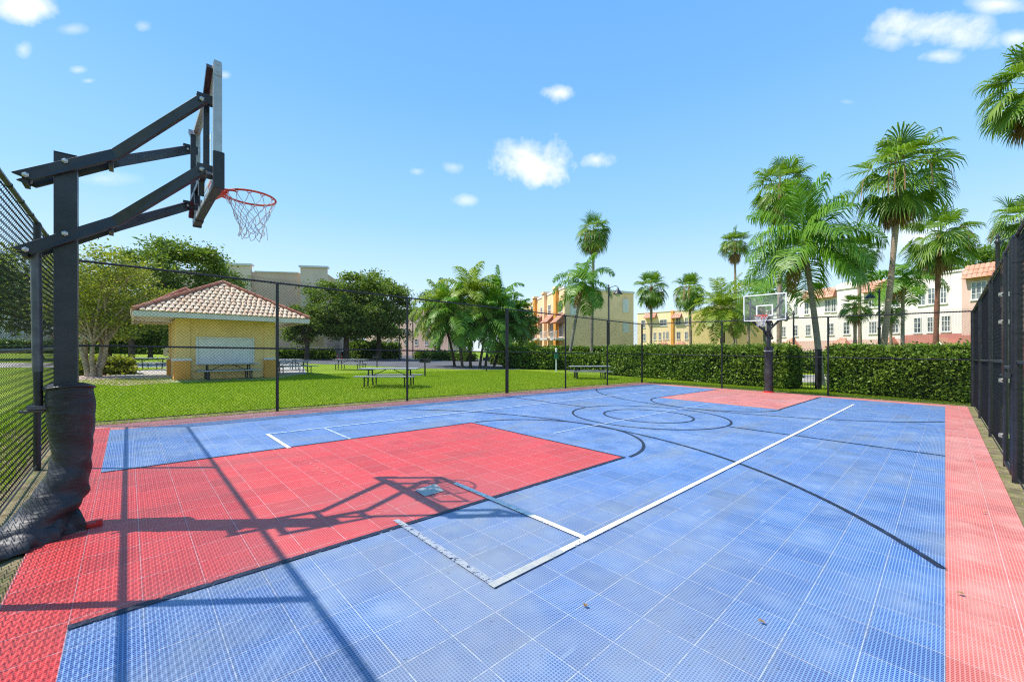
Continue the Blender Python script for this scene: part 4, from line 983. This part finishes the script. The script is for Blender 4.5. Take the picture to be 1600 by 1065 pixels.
# pavilion
pv0 = G(-24.1, 1.6); pv = thing('pavilion', 'small yellow pavilion with hipped clay tile roof on the lawn', 'building', pv0)
X0, X1, Y0p, Y1p = -24.1, -28.6, 1.65, 5.55; gz = g(-24.1, 3.5)
WH = 2.85
mb = MB(pv0); mb.box(((X0 + X1) / 2, (Y0p + Y1p) / 2, gz + WH / 2), (X0 - X1, Y1p - Y0p, WH)); mb.build('wall', MT['pavyellow'], pv)
for (x, y) in ((X0, Y0p), (X0, Y1p), (X1, Y0p), (X1, Y1p)):
    sx = 1 if x == X0 else -1; sy = 1 if y == Y1p else -1; c = Vector((x - sx * .25 + sx * .06, y - sy * .25 + sy * .06, 0))
    mb = MB(pv0); mb.box(c + ZV * (gz + WH / 2 - .01), (.5, .5, WH - .02)); pil = mb.build('corner_pier', MT['pavyellow'], pv)
    mb = MB(pv0); mb.box(c + ZV * (gz + .42) + Vector((sx * .04, sy * .04, 0)), (.60, .60, .95)); mb.build('plinth', MT['orange'], pil)
    mb = MB(pv0); mb.box(c + ZV * (gz + .94) + Vector((sx * .04, sy * .04, 0)), (.68, .68, .11)); mb.build('plinth_cap', MT['trim'], pil)
s0 = onplane(309, 529, Vector((X0, 0, 0)), Vector((1, 0, 0))); s1 = onplane(394, 566, Vector((X0, 0, 0)), Vector((1, 0, 0)))
mb = MB(pv0); cy = (s0.y + s1.y) / 2; cz = (s0.z + s1.z) / 2; hh = s0.z - s1.z; wy = s1.y - s0.y; mb.box((X0 + .03, cy, cz), (.06, wy, hh))
nn_ = 12
for i in range(nn_): mb.box((X0 + .065, cy, s1.z + hh * (i + .5) / nn_), (.012, wy - .04, hh / nn_ * .7))
sh_ = mb.build('roller_shutter', MT['blueshutter'], pv)
mb = MB(pv0)
for (y_, z_, a_, b_) in ((cy, s0.z + .04, wy + .16, .08), (cy, s1.z - .04, wy + .2, .08), (s0.y - .04, cz, .08, hh), (s1.y + .04, cz, .08, hh)): mb.box((X0 + .05, y_, z_), (.10, a_, b_))
mb.build('shutter_frame', MT['trim'], sh_)
def hiproof(cx0, cx1, cy0, cy1, ze, zr, parent, tags=True):
    hy = (cy1 - cy0) / 2; cyc = (cy0 + cy1) / 2; run = hy * .72
    e = [(cx0, cy0, ze), (cx0, cy1, ze), (cx1, cy1, ze), (cx1, cy0, ze)]; r0 = (cx0 - run, cyc, zr); r1 = (cx1 + run, cyc, zr)
    mb = MB(pv0); mb.add([e[0], e[1], e[2], e[3], r0, r1], [(0, 1, 4), (1, 2, 5, 4), (2, 3, 5), (3, 0, 4, 5), (3, 2, 1, 0)]); rf_ = mb.build('roof', MT['ridgetile'], parent)
    mb = MB(pv0); up = ZV * .02
    tiles(mb, e[0], e[1], r0, r0); tiles(mb, e[1], e[2], r0, r1); tiles(mb, e[3], e[0], r1, r0); mb.build('roof_tiles', MT['rooftile'], rf_, True)
    mb = MB(pv0)
    for a_, b_ in ((e[0], r0), (e[1], r0), (e[2], r1), (e[3], r1), (r0, r1)): ridge(mb, Vector(a_) + ZV * .06, Vector(b_) + ZV * .08)
    mb.build('ridge_tiles', MT['ridgetile'], rf_, True)
    mb = MB(pv0)
    for (x0, x1, y0, y1) in ((cx0 - .05, cx0 + .03, cy0, cy1), (cx1 - .03, cx1 + .05, cy0, cy1), (cx1 + .06, cx0 - .06, cy0 - .03, cy0 + .05), (cx1 + .06, cx0 - .06, cy1 - .05, cy1 + .03)):
        mb.box(((x0 + x1) / 2, (y0 + y1) / 2, ze - .12), (x1 - x0, y1 - y0, .22))
    mb.box(((cx0 + cx1) / 2, (cy0 + cy1) / 2, ze - .06), (cx0 - cx1 - .12, cy1 - cy0 - .12, .03)); mb.build('fascia', MT['fascia'], parent)
hiproof(-22.95, -29.6, .15, 6.95, gz + 3.02, gz + 4.80, pv)
hiproof(-28.8, -33.0, .7, 4.1, gz + 3.7, gz + 4.85, pv)

class Bld:
    def __init__(s, name, label, P, Q, depth, H, mat, cat='building', zb=-1.0):
        """front wall from ground point P (left in picture) to Q (right)"""
        s.P = Vector((P.x, P.y, 0)); s.Q = Vector((Q.x, Q.y, 0)); s.d = (s.Q - s.P).normalized(); s.n = Vector((s.d.y, -s.d.x, 0))
        if s.n.dot(-s.P) < 0: s.n = -s.n
        s.L = (s.Q - s.P).length; s.dep = depth; s.z0 = min(P.z, Q.z) + zb; s.H = H
        s.t = thing(name, label, cat, Vector((P.x, P.y, s.z0))); s.o = s.t.location
        mb = MB(s.o); mb.prism([s.P + ZV * s.z0, s.Q + ZV * s.z0, s.Q + ZV * H, s.P + ZV * H], -s.n * depth); s.wall = mb.build('wall', mat, s.t)
    def uz(s, px, py):
        q = onplane(px, py, s.P, s.n); return (q - s.P).dot(s.d), q.z
    def p(s, u, z, out=0): return s.P + s.d * u + ZV * z + s.n * out
    def rect(s, px0, py0, px1, py1):
        u0, za = s.uz(px0, (py0)); u1, zb = s.uz(px1, py0); _, zc = s.uz(px0, py1); _, zd = s.uz(px1, py1)
        return min(u0, u1), max(u0, u1), (zc + zd) / 2, (za + zb) / 2
    def box(s, name, mat, u0, u1, z0, z1, out0, out1, parent=None):
        mb = MB(s.o); mb.box(s.p((u0 + u1) / 2, (z0 + z1) / 2, (out0 + out1) / 2), (u1 - u0, out1 - out0, z1 - z0), ax=(s.d, s.n, ZV)); return mb.build(name, mat, parent or s.t)
    def pbox(s, name, mat, px, out0, out1): u0, u1, z0, z1 = s.rect(*px); return s.box(name, mat, u0, u1, z0, z1, out0, out1)
    def win(s, u0, u1, z0, z1, nc=2, nr=2, blind=False, out=0.0):
        mb = MB(s.o); fw = .07
        ax = (s.d, s.n, ZV)
        def bx(a, b, c, e, o0=.0, o1=.07): mb.box(s.p((a + b) / 2, (c + e) / 2, out + (o0 + o1) / 2), (b - a, o1 - o0, e - c), ax=ax)
        bx(u0, u0 + fw, z0, z1); bx(u1 - fw, u1, z0, z1); bx(u0 + fw, u1 - fw, z0, z0 + fw); bx(u0 + fw, u1 - fw, z1 - fw, z1)
        for i in range(1, nc): u = u0 + (u1 - u0) * i / nc; bx(u - .03, u + .03, z0 + fw, z1 - fw, .03, .062)
        for i in range(1, nr): z = z0 + (z1 - z0) * i / nr; bx(u0 + fw, u1 - fw, z - .025, z + .025, .03, .058)
        bx(u0 - .08, u1 + .08, z0 - .10, z0 - .002, 0, .13)
        f = mb.build('window', MT['trim'], s.t)
        mb = MB(s.o); mb.box(s.p((u0 + u1) / 2, (z0 + z1) / 2, out + .018), (u1 - u0 - .1, .02, z1 - z0 - .1), ax=ax); mb.build('pane', MT['blind'] if blind else MT['pane'], f)
        return f
    def pwin(s, px, **k): return s.win(*s.rect(*px), **k)
    def cap(s, mat, z=None, h=.25, u0=None, u1=None, out=.12, name='parapet_cap'):
        z = z or s.H; u0 = 0 if u0 is None else u0; u1 = s.L if u1 is None else u1
        mb = MB(s.o); mb.box(s.p((u0 + u1) / 2, z + h / 2 - .02, -s.dep / 2), (u1 - u0 + 2 * out, s.dep + 2 * out, h), ax=(s.d, s.n, ZV)); return mb.build(name, mat, s.t)
    def tileroof(s, u0, u1, z0, z1, run, mat='orangetile', back=0.0, name='tile_roof', hip=0.0):
        mb = MB(s.o); a = s.p(u0, z0, run + back); b = s.p(u1, z0, run + back); c = s.p(u1 - hip, z1, back); d_ = s.p(u0 + hip, z1, back)
        e1 = s.p(u0, z0, back); e2 = s.p(u1, z0, back)
        mb.add([a, b, c, d_, e1, e2], [(0, 1, 2, 3), (4, 0, 3), (1, 5, 2), (0, 4, 5, 1), (4, 3, 2, 5)]); r_ = mb.build(name, MT['ridgetile'], s.t)
        mb = MB(s.o); tiles(mb, a, b, d_, c, .34, .5, .07, 3); mb.build('roof_tiles', MT[mat], r_, True); return r_

# pink and white apartments on the right
P = at(1128, 71.56); Q = at(1640, 35.6); Hh = pt(1511, 421.5, 40.7).z
ap = Bld('apartment_building', 'long three-storey pink and white apartment block behind the right hedge', P, Q, 12, Hh, MT['cream'])
ap.cap(MT['trim'], h=.18)
for px in ((1160, 516, 1166, 529), (1178, 515, 1184, 528), (1200, 512, 1207, 527), (1222, 510, 1228, 526), (1160, 484, 1166, 498), (1200, 479, 1207, 495), (1222, 477, 1228, 494), (1257, 471, 1264, 491), (1241, 474, 1247, 493), (1289, 468, 1298, 487), (1299, 467, 1307, 487), (1358, 462, 1372, 480), (1394, 458, 1406, 480), (1435, 452, 1447, 477), (1450, 450, 1462, 475), (1465, 448, 1480, 474),
           (1241, 508, 1247, 525), (1259, 507, 1267, 524), (1294, 505, 1303, 523), (1318, 503, 1328, 522), (1358, 502, 1371, 521), (1394, 499, 1405, 520), (1428, 496, 1440, 520), (1449, 495, 1459, 519), (1471, 493, 1486, 518)): ap.pwin(px, nc=2 if px[2] - px[0] < 13 else 3, nr=3)
for px in ((1528, 441, 1552, 469), (1532, 492, 1552, 518)): pass
u0, u1, z0, z1 = ap.rect(1411, 522, 1511, 552); ap.box('lower_wall_band', MT['brick'], u0, u1, ap.z0, z1, .0, .10)
u0, u1, z0, z1 = ap.rect(1132, 533, 1410, 552); ap.box('lower_wall_band', MT['pink'], u0, u1, ap.z0, z1, 0, .08)
u0, u1, z0, z1 = ap.rect(1512, 430, 1640, 552); pk = ap.box('projecting_wing', MT['pink'], u0, u1, ap.z0, Hh - .1, .0, .9)
u0, u1, z0, z1 = ap.rect(1512, 522, 1640, 552); ap.box('lower_wall_band', MT['brick'], u0 - .05, u1, ap.z0, z1, .905, 1.0)
ap.win(*ap.rect(1527, 440, 1552, 468), nc=3, nr=3, out=.9); ap.win(*ap.rect(1530, 490, 1553, 517), nc=3, nr=3, out=.9)
for (a_, b_, c_) in ((1257, 456, 1307), (1349, 445, 1400), (1518, 420, 1640)):
    u0, u1, z0, z1 = ap.rect(a_, b_, c_, b_ + 14); ap.tileroof(u0, u1, Hh - 1.05, Hh + .25, .65, back=.9 if a_ > 1500 else 0)
for (a_, c_, r_) in ((1236, 1257, 0), (1307, 1348, 0)):
    u0, u1, z0, z1 = ap.rect(a_, 450, c_, 455); m_ = (u0 + u1) / 2; mb = MB(ap.o); hw = (u1 - u0) / 2
    mb.prism([ap.p(m_ + hw * math.cos(PI * i / 10), Hh + .1 + .55 * math.sin(PI * i / 10) ** .7 if 0 < i < 10 else Hh - .2, .15) for i in range(11)], -ap.n * .5); mb.build('curved_parapet', MT['cream'], ap.t)
for (a_, b_, c_, e_) in ((1224, 529, 1253, 543), (1300, 528, 1335, 543), (1384, 526, 1405, 536)):
    u0, u1, z0, z1 = ap.rect(a_, b_, c_, e_); ap.tileroof(u0, u1, z0, z1, 1.6, hip=(u1 - u0) * .38, name='porch_roof'); ap.box('porch_wall', MT['cream'], u0 + .3, u1 - .3, ap.z0, z0 - .02, .1, 1.3)
u0, u1, z0, z1 = ap.rect(1462, 526, 1502, 547); mb = MB(ap.o); m_ = (u0 + u1) / 2
mb.prism([ap.p(u0, z0, 1.4), ap.p(u1, z0, 1.4), ap.p(m_, z0 + 1.15, 1.4)], -ap.n * 1.28); mb.build('porch_gable', MT['cream'], ap.t)
mb = MB(ap.o)
for s_ in (-1, 1): mb.bar(ap.p(m_ + s_ * (u1 - u0) / 2 * 1.1, z0 - .08, .8), ap.p(m_, z0 + 1.25, .8), 1.5, .12, ap.n.cross(ap.d)); 
mb.build('gable_roof', MT['orangetile'], ap.t)
ap.box('porch_wall', MT['brick'], u0 + .2, u1 - .2, ap.z0, z0 - .02, .1, 1.2)
# low white walls either side of the gate path
def whitewall(label, pa, da, pb, db):
    a_ = at(pa, da); b_ = at(pb, db); t = thing('garden_wall', label, 'wall', a_); d = b_ - a_; d.z = 0; n = Vector((-d.y, d.x, 0)).normalized() * .24
    mb = MB(a_); p = [a_ - ZV * .1, b_ - ZV * .1, b_ + ZV * 2.0, a_ + ZV * 2.0]; mb.prism(p, n); mb.build('wall', MT['cream'], t)
    mb = MB(a_); mb.bar(a_ + n / 2 + ZV * 2.05, b_ + n / 2 + ZV * 2.05, .40, .09); mb.build('coping', MT['trim'], t)
whitewall('low white wall with flat top behind the hedge left of the iron gate', 1078, 37, 1232, 29.6)
whitewall('low white wall with flat top behind the hedge right of the iron gate', 1306, 27, 1545, 19.5)
a = HP(1236, 40); b = HP(1300, 38); hedge('dark shrubs seen through the iron gate beyond the path', b, a, 2.0, 1.6, 5000, .12, 72, rag=.4, name='shrub')

# yellow building in the middle
P = at(818, 78); Q = at(882, 56); zt = pt(882, 450, 56).z
yb = Bld('apartment_building', 'yellow three-storey building with balconies behind the tall slim palm', P, Q, 9.5, zt, MT['yellow'])
# side wall seen on the right
ys = at(990, 61.5)
# (the wall prism is sheared to the side wall line)
sd = Vector((ys.x, ys.y, 0)) - yb.Q
me = yb.wall.data
for v in me.vertices:
    wp = v.co + yb.o; q = Vector((wp.x, wp.y, 0)) - yb.P
    if (q.dot(-yb.n)) > 4:
        uu = q.dot(yb.d); nb = yb.P + yb.d * uu + sd; v.co.x = nb.x - yb.o.x; v.co.y = nb.y - yb.o.y
mb = MB(yb.o); pts_ = [yb.P, yb.Q, yb.Q + sd, yb.P + sd]; cen = sum(pts_, Vector()) / 4
mb.prism([p_ + (p_ - cen).normalized() * .18 + ZV * (zt - .02) for p_ in pts_], ZV * .3); mb.build('parapet_cap', MT['trim'], yb.t)
for px in (838, 853, 871):
    u, z = yb.uz(px, 500); yb.box('pilaster', MT['orange'] if px != 853 else MT['yellow'], u - .5, u + .5, yb.z0, zt + .3, 0, .45); yb.box('pilaster_cap', MT['yellow'], u - .7, u + .7, zt + .3, zt + .6, -.6, .62)
for px in ((830, 478, 834, 492), (845, 480, 849, 494), (857, 476, 861, 492), (867, 470, 870, 486), (873, 470, 879, 488), (845, 508, 849, 528), (860, 506, 865, 528), (874, 503, 880, 526)): yb.pwin(px, nc=2, nr=2)
for (a_, c_) in ((841, 850), (857, 867), (874, 882)):
    u0, u1, z0, z1 = yb.rect(a_, 494, c_, 500); yb.tileroof(u0 - .3, u1 + .2, z0 - .4, z1 + .3, 1.3)
    u0, u1, z0, z1 = yb.rect(a_, 527, c_, 530); bl_ = yb.box('balcony', MT['trim'], u0 - .4, u1 + .3, z0 - .1, z0 + .15, 0, 1.3)
    mb = MB(yb.o)
    for i in range(9): p_ = yb.p(u0 - .3 + (u1 - u0 + .5) * i / 8, z0 + .15, 1.22); mb.tube([p_, p_ + ZV * .95], .03, 6)
    mb.bar(yb.p(u0 - .4, z0 + 1.1, 1.22), yb.p(u1 + .3, z0 + 1.1, 1.22), .08, .08); mb.build('railing', MT['trim'], bl_)
# side panels on the right wall
sdn = sd.normalized(); sn = Vector((sdn.y, -sdn.x, 0)); sn = sn if sn.dot(-yb.Q) > 0 else -sn
for (a_, b_, c_, e_) in ((891, 464, 901, 493), (973, 467, 982, 488), (973, 503, 982, 520)):
    q0 = onplane(a_, b_, yb.Q, sn); q1 = onplane(c_, e_, yb.Q, sn); mb = MB(yb.o); c_0 = (q0 + q1) / 2 + sn * .03
    mb.box(c_0, ((q1 - q0).dot(sdn), .06, abs(q1.z - q0.z)), ax=(sdn, sn, ZV)); mb.build('blind_window', MT['trim'], yb.t)

# second yellow building
P = at(996, 92); Q = at(1081, 84); zt2 = pt(1045, 487, 88).z
y2 = Bld('apartment_building', 'pale yellow distant apartment building between the fan palms', P, Q, 14, zt2, MT['paleyellow'])
y2.cap(MT['trim'], h=.2)
for px in ((1031, 499, 1042, 509), (1056, 496, 1064, 507), (1070, 496, 1075, 507), (1021, 519, 1025, 531), (1029, 519, 1033, 531), (1036, 518, 1039, 530), (1041, 518, 1045, 530), (1057, 518, 1063, 530), (1070, 518, 1075, 530), (1002, 500, 1008, 512), (1003, 521, 1009, 532)): y2.pwin(px, nc=2, nr=2)
for (a_, c_) in ((1008, 1026), (1050, 1065)):
    u0, u1, z0, z1 = y2.rect(a_, 490, c_, 497); y2.tileroof(u0, u1, z0, z1 + .1, 1.0)
u0, u1, z0, z1 = y2.rect(1049, 487, 1053, 548); y2.box('pilaster', MT['orange'], u0, u1, y2.z0, zt2 + .1, 0, .3)
for (a_, c_) in ((1056, 1074), (1030, 1046)):
    u0, u1, z0, z1 = y2.rect(a_, 533, c_, 539); y2.tileroof(u0, u1, z0, z1, 1.5, hip=1)
P = at(1081, 80); Q = at(1127, 64); ol = Bld('apartment_building', 'olive windowless building wall behind the date palm', P, Q, 12, pt(1100, 484, 74).z, MT['olive']); ol.cap(MT['trim'], h=.15)

# big beige building left
P = at(255, 62); Q = at(512, 66); zt3 = pt(430, 425.5, 64.6).z
bb_ = Bld('parking_building', 'huge plain beige building behind the pavilion and oaks', P, Q, 30, zt3, MT['beige'])
for (a_, c_) in ((325, 394), (471, 512)):
    u0, u1, z0, z1 = bb_.rect(a_, 416, c_, 440); bb_.box('parapet_panel', MT['beigelt'], u0, u1, bb_.z0, zt3 + .85, 0, .5); bb_.box('cornice', MT['trim'], u0 - .2, u1 + .2, zt3 + .86, zt3 + 1.15, -.3, .75)
bb_.box('cornice', MT['trim'], bb_.rect(395, 420, 470, 430)[0] + .3, bb_.rect(395, 420, 470, 430)[1] - .3, zt3 - .02, zt3 + .15, -.2, .15)
u0, u1, z0, z1 = bb_.rect(472, 524, 509, 541)
for i in range(5): bb_.box('vent_louvre', MT['olive'], u0 + .2, u1 - .2, z0 + (z1 - z0) * i / 5, z0 + (z1 - z0) * (i + .6) / 5, .5, .56)
# far left and middle distant buildings
def farb(label, pa, da, pb, db, pyt, mat, dep=10, wins=()):
    P = at(pa, da); Q = at(pb, db); z = pt((pa + pb) / 2, pyt, (da + db) / 2).z
    b_ = Bld('apartment_building', label, P, Q, dep, z, mat); b_.cap(MT['trim'], h=.25)
    for w_ in wins: b_.pwin(w_, nc=2, nr=2)
    return b_
farb('pale pink distant building beyond the road, left of the palm clump', 572, 118, 700, 108, 483, MT['pink'], wins=[(x, y, x + 5, y + 9) for x in (580, 592, 604, 617, 632, 648, 664, 680) for y in (493, 512, 530)])
fl = farb('low cream distant house row at the far end of the left lawn', 60, 96, 268, 92, 524, MT['cream'], wins=[(x, 530, x + 6, 537) for x in range(75, 262, 14)])
u1 = fl.L; fl.tileroof(0, u1, fl.H - .3, fl.H + 1.3, 1.6)
farb('white building glimpsed through the near fence at the left edge', -260, 60, 40, 70, 470, MT['cream'], wins=[(x, y, x + 12, y + 14) for x in (-40, -10, 15) for y in (485, 512)])
